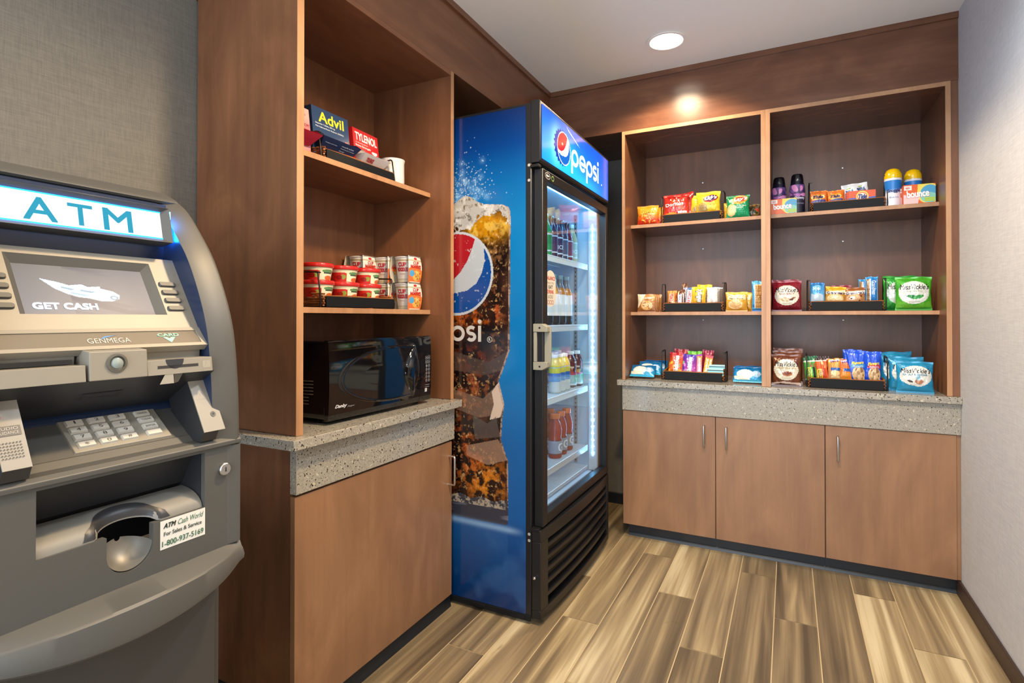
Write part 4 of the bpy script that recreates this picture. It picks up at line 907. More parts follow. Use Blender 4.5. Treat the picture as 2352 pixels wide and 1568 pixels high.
# ---- worktop (z = .8626)
kb = Ras(88, 60, '#1577b4'); kb.vgrad('#2499c8', '#0f5fa2'); kb.ell(.40, .45, .28, .30, '#dfe3da'); kb.ell(.78, .48, .15, .20, '#9fc4e0'); kb.poly([(.05, .15), (.6, .1), (.5, .3), (.02, .35)], '#d9d8c2'); kb.rect(0, 1, 0, .12, '#2aa0c4')
KT = [('Krispies', .60, .95, .40, .58, '#c8dced', B3)]
def flat(label, loc, rz, rx=-1.05, w=.135, seed=0): return bag('cereal_treat_packet', label, 'packet', w, .088, .040, kb, KT, loc, rz, rx, seed, crimp=.07, waist=.0, nu=60, nv=40)
flat('blue cereal treat packet lying at the front left of the stone worktop', (-.730, 3.055, ZA_+.012), .0, -.85, .135, 41)
flat('blue cereal treat packet propped on top of the front left one', (-.706, 3.118, ZA_+.020), -.05, -.70, .132, 42)
flat('blue cereal treat packet at the rear of the left pile on the worktop', (-.684, 3.180, ZA_+.020), .05, -.6, .130, 43)
flat('blue cereal treat packet leaning beside the divider, right of the sweets rack', (-.188, 3.065, ZA_+.008), .0, -.55, .140, 44)
flat('blue cereal treat packet behind the one beside the divider', (-.180, 3.120, ZA_+.022), .06, -.80, .140, 45)
zr = ZA_+.034
sk = Ras(60, 104, '#c8281e'); sk.vgrad('#e06a1e', '#a81420', .2, .9); sk.blobs(16, 0, 1, .05, .55, .07, ['#f0a028', '#e23a1c', '#3f9a3c', '#e8d038'], 11); 
SKT = [('Skittles', .36, .70, .06, .86, '#f6f4f4', R9(0, .08))]
bag('candy_bag', 'red fruit candy bag with white lettering, front left of the sweets rack', 'bag', .076, .134, .022, sk, SKT, (-.557, 3.100, zr), 0, -.20, seed=46, ry=.06)
bag('candy_bag', 'dark red fruit candy bag at the back left of the sweets rack', 'bag', .076, .150, .022, Ras(4, 4, '#8e1420'), (), (-.540, 3.150, zr), 0, -.14, seed=47, ry=.05)
sp = Ras(60, 104, '#7a2a8c'); sp.vgrad('#b53a9a', '#4a2a9a', .2, .9); sp.blobs(16, 0, 1, .05, .6, .07, ['#c85ab8', '#5a3aa0', '#e08ad0', '#7ac0a0'], 12)
bag('candy_bag', 'purple fruit candy bag with white lettering in the sweets rack', 'bag', .076, .126, .022, sp, SKT, (-.486, 3.100, zr), 0, -.20, seed=48, ry=.06)
bag('candy_bag', 'bright green fruit candy bag behind the purple one', 'bag', .074, .140, .020, Ras(4, 4, '#5aa81e'), (), (-.462, 3.150, zr), 0, -.12, seed=49)
s1_ = Ras(20, 52, '#e87a9a'); s1_.vgrad('#e89ab8', '#e08a2a', .3, .9); s1_.rect(0, 1, .90, 1, '#a04aa8'); s2_ = Ras(20, 52, '#e8a02a'); s2_.vgrad('#e8b03a', '#d8622a', .5, 1); s2_.rect(0, 1, .86, 1, '#b84a5a')
bar('pink and orange chewy sweet stick beside the purple candy bag', .029, .128, .016, s1_, [('Starburst', .28, .78, .12, .82, '#fbf3e6', R9(0, .08))], (-.432, 3.100, zr), -.2, seed=50)
bar('orange chewy sweet stick leaning right, second of the two in the sweets rack', .040, .124, .016, s2_, [('Starburst', .16, .46, .12, .80, '#fdf6e4', R9(0, .08)), ('Starburst', .58, .88, .12, .80, '#fdf6e4', R9(0, .08))], (-.394, 3.100, zr), -.2, ry=.14, seed=51)
bag('candy_bag', 'dark red sweet packet at the back right of the sweets rack', 'bag', .060, .148, .020, Ras(4, 4, '#861a3a'), (), (-.400, 3.150, zr), 0, -.12, seed=52, ry=.06)
gm = Ras(30, 14, '#7fc9c0'); gm.rect(0, 1, .30, .62, '#2a4a50'); gm.rect(0, 1, .8, 1, '#c9ece6')
for lab, l in (('teal foil gum pack lying at the front right of the sweets rack', (-.347, 3.082, ZA_+.0525)), ('teal foil gum pack lying on top of the lower teal one', (-.340, 3.096, ZA_+.0710))):
    sbox('gum_pack', lab, 'gum pack', .080, .045, .018, gm, '#4f8f8c', (), l, .04, mat='foil', top='#6fb8b0')
sbox('gum_pack', 'teal foil gum pack underneath the other two in the sweets rack', 'gum pack', .080, .045, .018, gm, '#4f8f8c', (), (-.347, 3.084, ZA_+.034), .0, mat='foil', top='#6fb8b0')

# ---- bay by the pale wall, top shelf
bn = Ras(120, 72, '#e0601e'); bn.poly([(.45, 1), (.75, 1), (.6, .1), (.42, .3)], '#ecd24a'); bn.ell(.80, .50, .36, .52, '#e8d860'); bn.ell(.82, .48, .30, .46, '#4a9fc8'); bn.ell(.80, .30, .26, .26, '#86c8b4'); bn.rect(.66, .98, .10, .30, '#a8c850'); bn.rect(.02, .26, .72, .94, '#f0e8e0'); bn.rect(0, 1, 0, .04, '#d8501a')
BNT = [('bounce', .09, .81, .32, .72, '#c03a1c', B5 | dict(rot=4)), ('bounce', .10, .80, .335, .71, '#f8f6f4', B5 | dict(rot=4)), ('NEW', .06, .20, .78, .88, '#c84a3a', B3)]
sbox('dryer_sheet_box', 'orange dryer sheet box in front of the dark bottles, top shelf', 'box', .118, .040, .079, bn, '#d8581c', BNT, (-.020, 3.118, ZT_))
bn2 = Ras(120, 72, '#e8702a'); bn2.a[:] = bn.a; bn2.poly([(0, 0), (.45, 0), (.5, .35), (.0, .5)], '#efc4c0')
sbox('dryer_sheet_box', 'orange and pink dryer sheet box in front of the yellow-capped bottles', 'box', .122, .036, .090, bn2, '#d8581c', BNT, (.542, 3.115, ZT_), .05)
sbox('dryer_sheet_box', 'dryer sheet box directly behind the orange and pink one', 'box', .122, .036, .086, bn2, '#e0a090', BNT, (.529, 3.155, ZT_), .05)
dw = [(.030, 0), (.034, .006), (.035, .09), (.036, .125), (.033, .150), (.029, .168)]
def downy():
    L = Ras(96, 42, '#12142a'); L.vgrad('#12142a', '#6a4a86', .35, 1); L.blobs(40, 0, 1, .55, 1, .05, ['#b06ab0', '#7a5aa0', '#3a2a5a', '#d88ac0'], 8, 2.4); L.rect(0, 1, 0, .05, '#101226')
    return bottle('scent_booster_bottle', 'dark navy scent bottle with purple flowers, left one behind the dryer sheet box', 'bottle', dw, [(0, 1, '#12142a')], None, (.010, .150, L), txt=[('Downy', -.024, .024, .072, .088, '#dfe2ee', dict(bold=.04)), ('UNSTOPABLES', -.022, .022, .050, .057, '#9a9cb8', {})])
a_ = downy(); MB().lathe([(.0296, .168), (.0300, .172), (.026, .200), (.022, .206), (.0002, .207)], 26, col='#0c0d16').build('cap', 'plastic', a_, smooth=50)
a_.location = (-.042, 3.205, ZT_)
dup(a_, (.042, 3.175, ZT_), .35, 'dark navy scent bottle with purple flowers, right one nearest the sachet rack')
sg = [(.029, 0), (.032, .006), (.031, .05), (.030, .07), (.034, .115), (.035, .135)]
L = Ras(96, 54, '#e2e6ea'); L.vgrad('#dfe3e8', '#1d78c8', .45, .62); L.put(L.V > .62, '#1d78c8'); L.ell(.5, .55, .16, .10, '#e8e4d8'); L.rect(.40, .60, .05, .11, '#1f3f8a'); L.rect(.52, .60, .05, .11, '#d8b82a'); L.rect(0, 1, .94, 1, '#e8e8e8')
a_ = bottle('fabric_freshener_bottle', 'blue and white laundry bottle with a round yellow cap, left of the two', 'bottle', sg, [(0, 1, '#dfe3e8')], None, (.006, .132, L), txt=[('Snuggle', -.026, .026, .064, .084, '#16306e', dict(bold=.05, rot=0)), ('Blue Iris', -.018, .018, .040, .048, '#3a5aa0', {})])
MB().lathe([(.0352, .1352), (.0358, .139), (.0345, .158), (.027, .176), (.014, .184), (.0002, .186)], 28, col='#f0c20c').build('cap', 'plastic', a_, smooth=50)
a_.location = (.448, 3.168, ZT_)
dup(a_, (.536, 3.225, ZT_), .25, 'blue laundry bottle with a round yellow cap, behind the pink dryer sheet box')
zr = ZT_+.034
td = Ras(60, 80, '#e06a1e'); td.vgrad('#d85c18', '#ea7a28'); td.ell(.46, .58, .40, .17, '#f0c83a', 4); td.ell(.46, .58, .34, .13, '#e8862a', 4); td.poly([(.06, .18), (.94, .26), (.90, .40), (.5, .44), (.10, .34)], '#2e2a6e'); td.rect(0, 1, 0, .08, '#e89a4a')
TDT = [('Tide', .16, .78, .48, .70, '#1c2450', dict(bold=.09, shear=.35))]
for i in range(3): bag('detergent_sachet', ['front orange detergent sachet at the left end of the laundry rack', 'middle orange detergent sachet of the left group in the laundry rack', 'rear orange detergent sachet of the left group in the laundry rack'][i], 'sachet', .074, .096, .014, td, TDT, (.137+.004*i, 3.165+.018*i, zr), .02, -.06, seed=60+i, crimp=.05, waist=.0)['group'] = 'orange detergent sachets'
for i in range(3): bag('detergent_sachet', ['front orange detergent sachet right of the left group in the laundry rack', 'middle orange detergent sachet of the second group in the laundry rack', 'rear orange detergent sachet of the second group in the laundry rack'][i], 'sachet', .070, .090+.004*i, .014, td, TDT, (.2135+.003*i, 3.165+.018*i, zr), -.04, -.06, seed=64+i, crimp=.05, waist=.0, ry=-.04)['group'] = 'orange detergent sachets'
tx = Ras(100, 68, '#e0562a'); tx.rect(0, 1, 0, .42, '#2f62b8'); tx.poly([(0, .42), (1, .42), (1, .46), (0, .36)], '#2f62b8'); tx.ell(.51, .50, .235, .47, '#f0c23a'); tx.ell(.51, .50, .20, .40, '#e8e0d8'); tx.ell(.51, .5, .19, .38, '#e8842a'); tx.ell(.51, .5, .15, .28, '#f2e8d8'); tx.ell(.83, .20, .02, .035, '#dfe8f6')
TXT = [('Tide', .36, .68, .30, .70, '#1c2f78', dict(bold=.08, shear=.25))]
for i in range(3): sbox('detergent_box', ['orange and blue detergent box with round target logo, front of the laundry rack', 'orange and blue detergent box just behind the front one', 'orange and blue detergent box at the back of the three'][i], 'box', .112, .016, .060, tx, '#d8481e', TXT if i == 0 else (), (.322-.005*i, 3.160+.0175*i, zr), .03)
sh = Ras(100, 68, '#dfe6ea'); sh.poly([(.2, .28), (.48, .50), (.46, .36), (.24, .16)], '#c8343a'); sh.poly([(.64, .36), (.92, .58), (.90, .42), (.68, .22)], '#c8343a'); sh.ell(.28, .72, .09, .05, '#9aae5a', 12); sh.ell(.72, .78, .09, .05, '#9aae5a', 12)
bag('stain_wipe_packet', 'white stain wipe packet standing above the orange detergent boxes', 'packet', .112, .080, .010, sh, [('SHOUT', .17, .47, .38, .64, '#26406e', dict(bold=.07, rot=14)), ('SHOUT', .60, .90, .46, .72, '#26406e', dict(bold=.07, rot=14))], (.300, 3.215, ZT_+.062), .04, -.05, seed=70, crimp=.06, waist=0, ry=-.08)
# ---- bay by the pale wall, middle shelf
def vick(base, dark, lt='#e6e2d0', extra=None, seed=0):
    r = Ras(100, 120, base); r.vgrad(dark, base, 0, .25); n_ = vnoise(r.U*5, r.V*5, seed); r.mix(np.clip((n_-.55)*3, 0, .5), dark)
    r.ell(.5, .52, .43, .33, lt); 
    if extra: extra(r)
    return r
def vt(sub, c, sz=(.24, .78)): return [("MissVickie's", .10, .92, .62, .78, '#17181a', dict(bold=.02, shear=.25)), (sub, sz[0], sz[1], .54, .60, c, B3), ('KETTLE COOKED', .36, .66, .245, .265, '#8a8578')]
ve = lambda r: (r.ell(.44, .38, .17, .07, '#c8ac80'), r.ell(.48, .39, .12, .05, '#e0cba8'), r.ell(.72, .42, .10, .03, '#8a5a3a', 25), r.ell(.66, .38, .07, .035, '#6a3a22', 10))
vr = vick('#8c1a2c', '#5a0c1a', extra=ve, seed=1)
bag('chip_bag', 'dark red kettle chip bag with cream label, left end of the middle shelf', 'bag', .136, .156, .050, vr, vt('SEA SALT', '#a8382e'), (-.008, 3.158, ZB_), 0, -.03, seed=71, crimp=.06)
bag('chip_bag', 'dark red kettle chip bag directly behind the front dark red one', 'bag', .132, .166, .046, vr, vt('SEA SALT', '#a8382e'), (-.018, 3.220, ZB_), .05, 0, seed=72, crimp=.06)
zr = ZB_+.034
wf = Ras(60, 104, '#2a8ed0'); wf.vgrad('#58b0e4', '#1470b8', .4, 1); wf.poly([(.08, .06), (.92, .06), (.92, .42), (.6, .52), (.3, .44), (.08, .50)], '#b8cad8'); wf.ell(.5, .78, .26, .12, '#7ac0e8')
bar('bright blue wafer packet at the left end of the cookie rack', .064, .128, .026, wf, [('Kellogg', .28, .72, .66, .74, '#cfe6f4', B3)], (.130, 3.165, zr), -.06, seed=73, name='wafer_packet', cat='packet')
g2 = Ras(80, 88, '#d8981a'); g2.vgrad('#b98a3a', '#e8ae1a', .4, 1); g2.ell(.5, .32, .42, .26, '#dcc088'); g2.ell(.58, .30, .28, .18, '#e8d4a4'); g2.poly([(0, .55), (1, .68), (1, .82), (0, .70)], '#f0e2c0')
bag('cookie_packet', 'golden yellow cookie bag second from the left in the cookie rack', 'packet', .088, .106, .028, g2, [("Grandma's", .06, .96, .56, .72, '#2a3a7a', dict(bold=.05, shear=.2))], (.205, 3.168, zr), .0, -.08, seed=74, ry=.07)
g3 = Ras(80, 88, '#a5683a'); g3.vgrad('#c08a5a', '#8f5226', 0, 1); g3.ell(.42, .32, .36, .28, '#d2a576'); g3.ell(.36, .34, .16, .12, '#efe4da'); g3.blobs(12, .08, .9, .06, .5, .035, ['#4a2412', '#5a2e18'], 9); g3.poly([(0, .54), (1, .62), (1, .82), (0, .74)], '#efe0c8')
bag('cookie_packet', 'brown chocolate chip cookie bag in the middle of the cookie rack', 'packet', .088, .100, .028, g3, [("Grandma's", .04, .96, .58, .74, '#2a3a7a', dict(bold=.05, shear=.2, rot=4))], (.291, 3.168, zr), .0, -.08, seed=75)
bag('cookie_packet', 'dark red cookie packet showing behind the golden and brown ones', 'packet', .085, .114, .022, Ras(4, 4, '#8e1c30'), (), (.238, 3.215, zr), 0, -.04, seed=76)
t2 = Ras(24, 60, '#2a7cc8'); t2.rect(0, .08, 0, 1, '#5aa8e0'); t2.rect(.08, .34, .04, .92, '#dcd4c4'); t2.rect(.10, .30, .04, .92, '#a8835a')
for k in range(20): t2.rect(.10, .32, .05+k*.043, .062+k*.043, '#5a3c22')
t2.rect(.34, .40, .05, .92, '#dfe9f2'); t2.rect(.90, .95, .05, .92, '#cfe0ee'); t2.rect(0, 1, .94, 1, '#3a9ad8'); t2.ell(.66, .30, .10, .12, '#3a8ad4')
bag('biscuit_sleeve', 'tall blue sandwich biscuit sleeve at the right end of the cookie rack', 'packet', .052, .150, .040, t2, [('Grandmas', .50, .82, .34, .86, '#d6e4f0', dict(bold=.05, rot=-90))], (.361, 3.172, zr), -.05, -.02, seed=77, crimp=.035, waist=.02)
bag('biscuit_sleeve', 'blue biscuit sleeve standing behind the tall blue one', 'packet', .050, .142, .036, t2, (), (.336, 3.222, zr), -.05, 0, seed=78, crimp=.035, waist=.02)
vj = lambda r: (r.poly([(0, 0), (1, 0), (1, .30), (.5, .14), (0, .34)], '#5fae30'), r.ell(.5, .54, .44, .33, '#dfe5dc'), r.ell(.46, .40, .16, .06, '#2e8a44', -12), r.ell(.62, .40, .16, .055, '#3a9a4c', 14), r.ell(.34, .42, .05, .03, '#1f6a30'), r.poly([(0, .1), (.05, 0), (1, 0), (1, .12), (.5, .07)], '#3f9a34'))
vg = vick('#44a828', '#2c8420', '#dfe5dc', vj, 3); vg2 = vick('#2fa032', '#157a38', '#c8d8cc', None, 4)
bag('chip_bag', 'bright green kettle chip bag with pepper picture, front, right end of middle shelf', 'bag', .142, .158, .050, vg, vt('JALAPEÑO', '#9aa080', (.30, .72)), (.522, 3.148, ZB_), -.02, -.04, seed=79, crimp=.06)
bag('chip_bag', 'green kettle chip bag standing behind and left of the front green one', 'bag', .136, .168, .046, vg2, vt('JALAPEÑO', '#5a8a60', (.30, .72)), (.477, 3.212, ZB_), .12, 0, seed=80, crimp=.06)
# ---- bay by the pale wall, worktop
vb = vick('#6e3a22', '#4a2414', '#ded8c2', lambda r: (r.ell(.54, .40, .18, .075, '#a8684a'), r.ell(.54, .42, .12, .045, '#7a3c28'), r.poly([(0, .02), (.3, .10), (1, .04), (1, .12), (.4, .15), (0, .10)], '#d8c0b4')), 5)
bag('chip_bag', 'brown kettle chip bag with cream label, front of the worktop beside the divider', 'bag', .132, .158, .052, vb, vt('SMOKEHOUSE BBQ', '#b0904a', (.16, .84)), (-.012, 3.050, ZA_), .03, -.05, seed=81, crimp=.06)
bag('chip_bag', 'brown kettle chip bag second in the row on the worktop', 'bag', .136, .172, .050, vb, vt('SMOKEHOUSE BBQ', '#b0904a', (.16, .84)), (-.006, 3.112, ZA_), -.03, -.02, seed=82, crimp=.06)
bag('chip_bag', 'brown kettle chip bag at the rear of the brown row on the worktop', 'bag', .136, .182, .048, vb, (), (-.004, 3.172, ZA_), .0, 0, seed=83, crimp=.06)
zr = ZA_+.034
nv = Ras(24, 52, '#3d9a3a'); nv.rect(0, 1, .84, 1, '#2a6a44'); nv.rect(0, 1, .78, .84, '#cfd8c8'); nv.blobs(5, .4, .9, .56, .78, .09, ['#8a5a2e', '#b98a5a'], 3); nv.rect(.12, .60, .06, .56, '#d8d832'); nv.rect(.70, .92, .0, .55, '#1c1f18'); nv.rect(.60, .70, .05, .55, '#57b040')
no = Ras(24, 52, '#d8561e'); no.rect(0, 1, .90, 1, '#3a2420'); no.rect(0, 1, .84, .90, '#d8d0c8'); no.blobs(5, .4, .9, .56, .80, .08, ['#e8a878', '#c87a4a'], 4); no.rect(.10, .52, .06, .50, '#e0c83a'); no.rect(.60, .85, .0, .52, '#b8401a')
bar('green and yellow granola bar leaning at the left end of the nut rack', .052, .130, .018, nv, [('nature', .18, .36, .10, .52, '#2a6a34', R9(0, .06)), ('valley', .36, .54, .10, .52, '#2a6a34', R9(0, .06))], (.101, 3.082, zr), -.16, ry=-.12, seed=84, name='granola_bar', cat='snack bar')
bar('green granola bar just behind the front green one in the nut rack', .052, .134, .018, nv, (), (.108, 3.112, zr), -.12, ry=-.08, seed=85, name='granola_bar', cat='snack bar')
bar('orange and red granola bar beside the green one in the nut rack', .050, .128, .018, no, [('nature', .14, .30, .08, .46, '#8a2a18', R9(0, .06)), ('valley', .31, .47, .08, .46, '#8a2a18', R9(0, .06))], (.149, 3.082, zr), -.16, ry=-.10, seed=86, name='granola_bar', cat='snack bar')
bar('orange granola bar standing behind the front orange one', .050, .134, .018, no, (), (.158, 3.114, zr), -.12, ry=-.05, seed=87, name='granola_bar', cat='snack bar')
la = Ras(60, 104, '#c8942a'); la.vgrad('#c08a5a', '#d09a2a', .4, 1); la.poly([(.1, .88), (.9, .92), (.9, .99), (.1, .95)], '#e8e0ee'); la.rect(.2, .95, .46, .60, '#2456a4'); la.ell(.55, .36, .36, .12, '#e3c88a'); la.ell(.55, .14, .36, .13, '#dcc48c')
lb = Ras(60, 104, '#d8661e'); lb.vgrad('#d07a1c', '#d0481e', .3, 1); lb.poly([(.1, .86), (.9, .90), (.9, .98), (.1, .94)], '#e8e0ee'); lb.rect(.35, .98, .44, .58, '#2456a4'); lb.rect(.2, .98, .02, .40, '#d98a26'); lb.rect(.2, .98, .20, .22, '#a85a14')
bar('yellow sandwich cracker packet in the middle of the nut rack', .054, .124, .022, la, [('Lance', .2, .8, .86, .96, '#5a2a8a', dict(bold=.05, rot=4))], (.198, 3.080, zr), -.14, seed=88, name='cracker_packet', cat='packet')
bar('orange sandwich cracker packet right of the yellow one in the nut rack', .054, .124, .022, lb, [('Lance', .2, .8, .84, .95, '#5a2a8a', dict(bold=.05, rot=4))], (.242, 3.082, zr), -.14, ry=.04, seed=89, name='cracker_packet', cat='packet')
bar('yellow cracker packet hidden behind the two front cracker packets', .054, .126, .022, la, (), (.224, 3.118, zr), -.10, seed=90, name='cracker_packet', cat='packet')
def nut(acc):
    r = Ras(80, 120, '#1046c8'); r.vgrad('#0c3cae', '#1852dc'); r.ell(.62, .26, .34, .24, '#c8a878'); r.blobs(30, .34, .90, .08, .44, .05, ['#a8845a', '#e4cba0', '#d8b484', '#8f6a44'], 13); r.poly([(.2, .46), (.95, .46), (.95, .58), (.3, .58)], acc); r.rect(0, 1, 0, .04, '#0c3cae'); return r
NT = [('Planters', .24, .90, .56, .66, '#e8cf3a', dict(bold=.06, shear=.3, rot=4)), ('PEANUTS', .34, .86, .475, .525, '#dfe8f4', B3)]
bag('nut_bag', 'blue peanut bag with pale blue band, left one in the nut rack', 'bag', .078, .166, .026, nut('#2a8ac8'), NT, (.287, 3.086, zr), .0, -.10, seed=91, crimp=.05, waist=.02)
bag('nut_bag', 'blue peanut bag with red band, at the right end of the nut rack', 'bag', .072, .164, .026, nut('#c02a3a'), NT, (.350, 3.086, zr), -.04, -.10, seed=92, crimp=.05, waist=.02, ry=.02)
bag('nut_bag', 'blue peanut bag standing behind the blue-banded one', 'bag', .080, .170, .024, Ras(4, 4, '#1048c4'), (), (.276, 3.124, zr), .0, -.06, seed=93, crimp=.05, waist=.02)
vv = lambda r: (r.poly([(0, 0), (1, 0), (1, .26), (.6, .18), (0, .40)], '#1c86b0'), r.ell(.52, .54, .44, .32, '#dcded6'), r.ell(.60, .36, .11, .085, '#b07a5a'), r.ell(.58, .48, .06, .09, '#8ab8cc'), r.ell(.36, .36, .08, .035, '#4a3a32', -20))
vs = vick('#2490bc', '#166a94', '#dcded6', vv, 6)
bag('chip_bag', 'blue kettle chip bag with jug picture, frontmost at the right end of the worktop', 'bag', .140, .142, .052, vs, vt('SEA SALT & VINEGAR', '#2a7a9a', (.14, .84)), (.507, 3.035, ZA_), -.04, -.16, seed=94, crimp=.06)
bag('chip_bag', 'blue kettle chip bag in the middle of the three blue ones', 'bag', .136, .158, .048, vs, vt('SEA SALT & VINEGAR', '#2a7a9a', (.14, .84)), (.486, 3.100, ZA_), .02, -.10, seed=95, crimp=.06)
bag('chip_bag', 'blue kettle chip bag at the back left of the three blue ones', 'bag', .134, .176, .046, vs, vt('SEA SALT & VINEGAR', '#2a7a9a', (.14, .84)), (.455, 3.165, ZA_), .22, -.04, seed=96, crimp=.06, peak=.05)

# ------------------------------------------------------------------ left unit, lower shelf: soup bowls and noodle cups
def bowl():
    t = thing('soup_bowl', 'x', 'soup bowl', (0, 0, 0), PI/2, 'red-lidded soup bowls in the left rack')
    L = Ras(112, 26, '#e8d9b4')
    L.rect(0, 1, .0, .78, '#c0261c'); L.rect(.42, .64, .0, .86, '#efe4c4'); L.rect(.40, .66, .72, .95, '#e6dcb8'); L.ell(.53, .70, .085, .16, '#5f8a58'); L.rect(.46, .60, .50, .60, '#3a4a3a'); L.ell(.54, .16, .06, .20, '#d0662a'); L.ell(.38, .40, .03, .2, '#8f9a3a'); L.ell(.33, .35, .04, .2, '#8f1a14'); L.ell(.70, .3, .05, .25, '#9e1f18'); L.rect(.0, .18, 0, 1, '#d9d6cc'); L.rect(.85, 1, 0, 1, '#d9d6cc')
    R = lambda z: .044+.0095*min(1, z/.050)
    a = np.linspace(0, 2*PI, 113)-PI; zz = np.linspace(.004, .046, 27)
    m = MB(); m.lathe([(.0002, .001), (.040, .001), (.043, .003), (.044, .004)], 56, col='#d9d6cc', caps=False)
    m.grid(np.array([[(R(z)*math.sin(q), -R(z)*math.cos(q), z) for q in a] for z in zz]), L.a)
    m.lathe([(R(.046), .046), (.0550, .0475)], 56, col='#e8dcc0', caps=False); m.build('cup', 'plastic', t, smooth=50)
    MB().lathe([(.0558, .0470), (.0575, .0490), (.0575, .0580), (.0560, .0610), (.053, .0620), (.051, .0605), (.0002, .0605)], 56, col='#c4241e', caps=False).build('lid', 'plastic', t, smooth=50)
    return t
b0 = bowl(); pos = [(-1.462, 1.398), (-1.462, 1.522), (-1.462, 1.646)]; ord_ = ['nearest', 'middle', 'farthest']
for lv in (0, 1):
    for i, (x, y) in enumerate(pos):
        lab = '%s red-lidded soup bowl of the %s row in the left rack' % (ord_[i], 'bottom' if lv == 0 else 'top')
        loc = (x-.006*lv, y+.002*lv, ZB_+.0330+.0600*lv)
        if lv == 0 and i == 0: b0.location = loc; b0['label'] = lab
        else: dup(b0, loc, PI/2+.06*(i-1), lab)
def noodle():
    t = thing('noodle_cup', 'x', 'noodle cup', (0, 0, 0), PI/2, 'white noodle cups in card sleeves beside the soup bowls')
    R = lambda z: float(np.interp(z, [0, .104, .110], [.031, .0445, .0460]))
    L = Ras(48, 26, '#d5d0c8'); L.rect(0, 1, .86, .92, '#a89a78'); L.rect(0, 1, .76, .80, '#b8ac90'); L.rect(0, 1, .12, .16, '#b0a484'); L.rect(0, 1, .05, .07, '#b0a484')
    a = np.linspace(0, 2*PI, 49)-PI; zz = np.linspace(0, .104, 27)
    m = MB(); m.grid(np.array([[(R(z)*math.sin(q), -R(z)*math.cos(q), z) for q in a] for z in zz]), L.a)
    m.lathe([(R(.104), .104), (.0475, .1045), (.0475, .1075), (.045, .1085), (.0002, .1085)], 48, col='#d8d4cc', caps=False)
    f = lambda p, z: ((R(z)+.0008)*math.sin(p), -(R(z)+.0008)*math.cos(p), z)
    for c0 in (-1.35, .1):
        for s_, z0, z1, w in (('CUP', .066, .084, .42), ('NOODLES', .046, .063, .62)): m.text(s_, f, c0-w, c0+w, z0, z1, '#a8242c', bold=.09); 
        m.text('NISSIN FOODS', f, c0-.3, c0+.3, .034, .039, '#a8606a')
    m.build('cup', 'card', t, smooth=50)
    # card sleeve: wide bowed front panel, side flaps
    K = Ras(44, 56, '#e3ddd2'); K.rect(0, 1, .80, .86, '#b8ac90'); K.poly([(0, .52), (.3, .60), (.7, .60), (1, .46), (1, 0), (0, 0)], '#e2723a'); K.poly([(.16, .54), (.84, .60), (.84, .66), (.16, .60)], '#d8602a'); K.ell(.56, .26, .30, .20, '#e0b05a'); K.blobs(22, .32, .84, .10, .42, .05, ['#f0cf86', '#c8883a', '#e8b860', '#8f6a2a'], 7, .7); K.ell(.22, .34, .16, .12, '#4a9fd0'); K.ell(.5, .90, .13, .045, '#c02a2c'); K.rect(.1, .9, .0, .03, '#d8cfc0'); K.blobs(3, .9, 1, .1, .5, .06, ['#e8902e'], 3)
    nu, nv = 44, 56; u = np.linspace(-1, 1, nu+1); v = np.linspace(0, 1, nv+1); U, V = np.meshgrid(u, v)
    Wd = .041+.007*np.sin(PI*V*.9+.2); X = U*Wd; Yv = -.046-.006*np.sin(PI*V)+.004*U*U; m = MB(); m.grid(np.stack([X, Yv, V*.1105+.0004], -1), K.a)
    m.grid(np.stack([X, Yv+.0008, V*.1105+.0004], -1), None, 0, '#b9aa92')
    fn = lambda p, q: ((2*p-1)*(.041+.007*math.sin(PI*q*.9+.2)), -.0470-.006*math.sin(PI*q)+.004*(2*p-1)**2, q*.1105)
    m.text('CUP', fn, .30, .72, .68, .80, '#b8262c', bold=.06); m.text('NOODLES', fn, .12, .88, .54, .67, '#b8262c', bold=.06)
    m.grid(np.stack([X, -Yv, V*.1105+.0004], -1), None, 0, '#c9c1b0')      # rear panel of the sleeve
    for z0 in (.0003, .1100):
        m.add([(-.040, -.050, z0), (.040, -.050, z0), (.040, .050, z0), (-.040, .050, z0)], [(0, 1, 2, 3)], '#c9c1b0')
    m.build('card_sleeve', 'card', t, smooth=40); return t
n0 = noodle(); first = True
NP = [((-1.434, 1.856, 0), 'noodle cup with full picture sleeve facing out, bottom row at the end panel', .0), ((-1.434, 1.856, 1), 'noodle cup with full picture sleeve facing out, top row at the end panel', .03),
      ((-1.536, 1.848, 0), 'noodle cup second from the shelf edge, bottom row by the end panel', .05), ((-1.536, 1.848, 1), 'noodle cup second from the shelf edge, top row by the end panel', .05),
      ((-1.598, 1.762, 0), 'noodle cup at the back of the bottom row, behind the wire handle', .1), ((-1.598, 1.762, 1), 'noodle cup at the back of the top row, showing above the farthest soup bowl', .1)]
for (x, y, k), lab, r_ in NP:
    loc = (x, y, ZB_+.0005+.1115*k)
    if first: n0.location = loc; n0.rotation_euler = (0, 0, PI/2+r_); n0['label'] = lab; first = False
    else: dup(n0, loc, PI/2+r_, lab)
# white packet edge at the near end
wp = Ras(10, 10, '#e8e4dc'); bag('paper_packet', 'plain white paper packet barely showing beside the near panel, left lower shelf', 'packet', .05, .215, .012, wp, (), (-1.380, 1.222, ZB_), PI/2, -.02, seed=97)

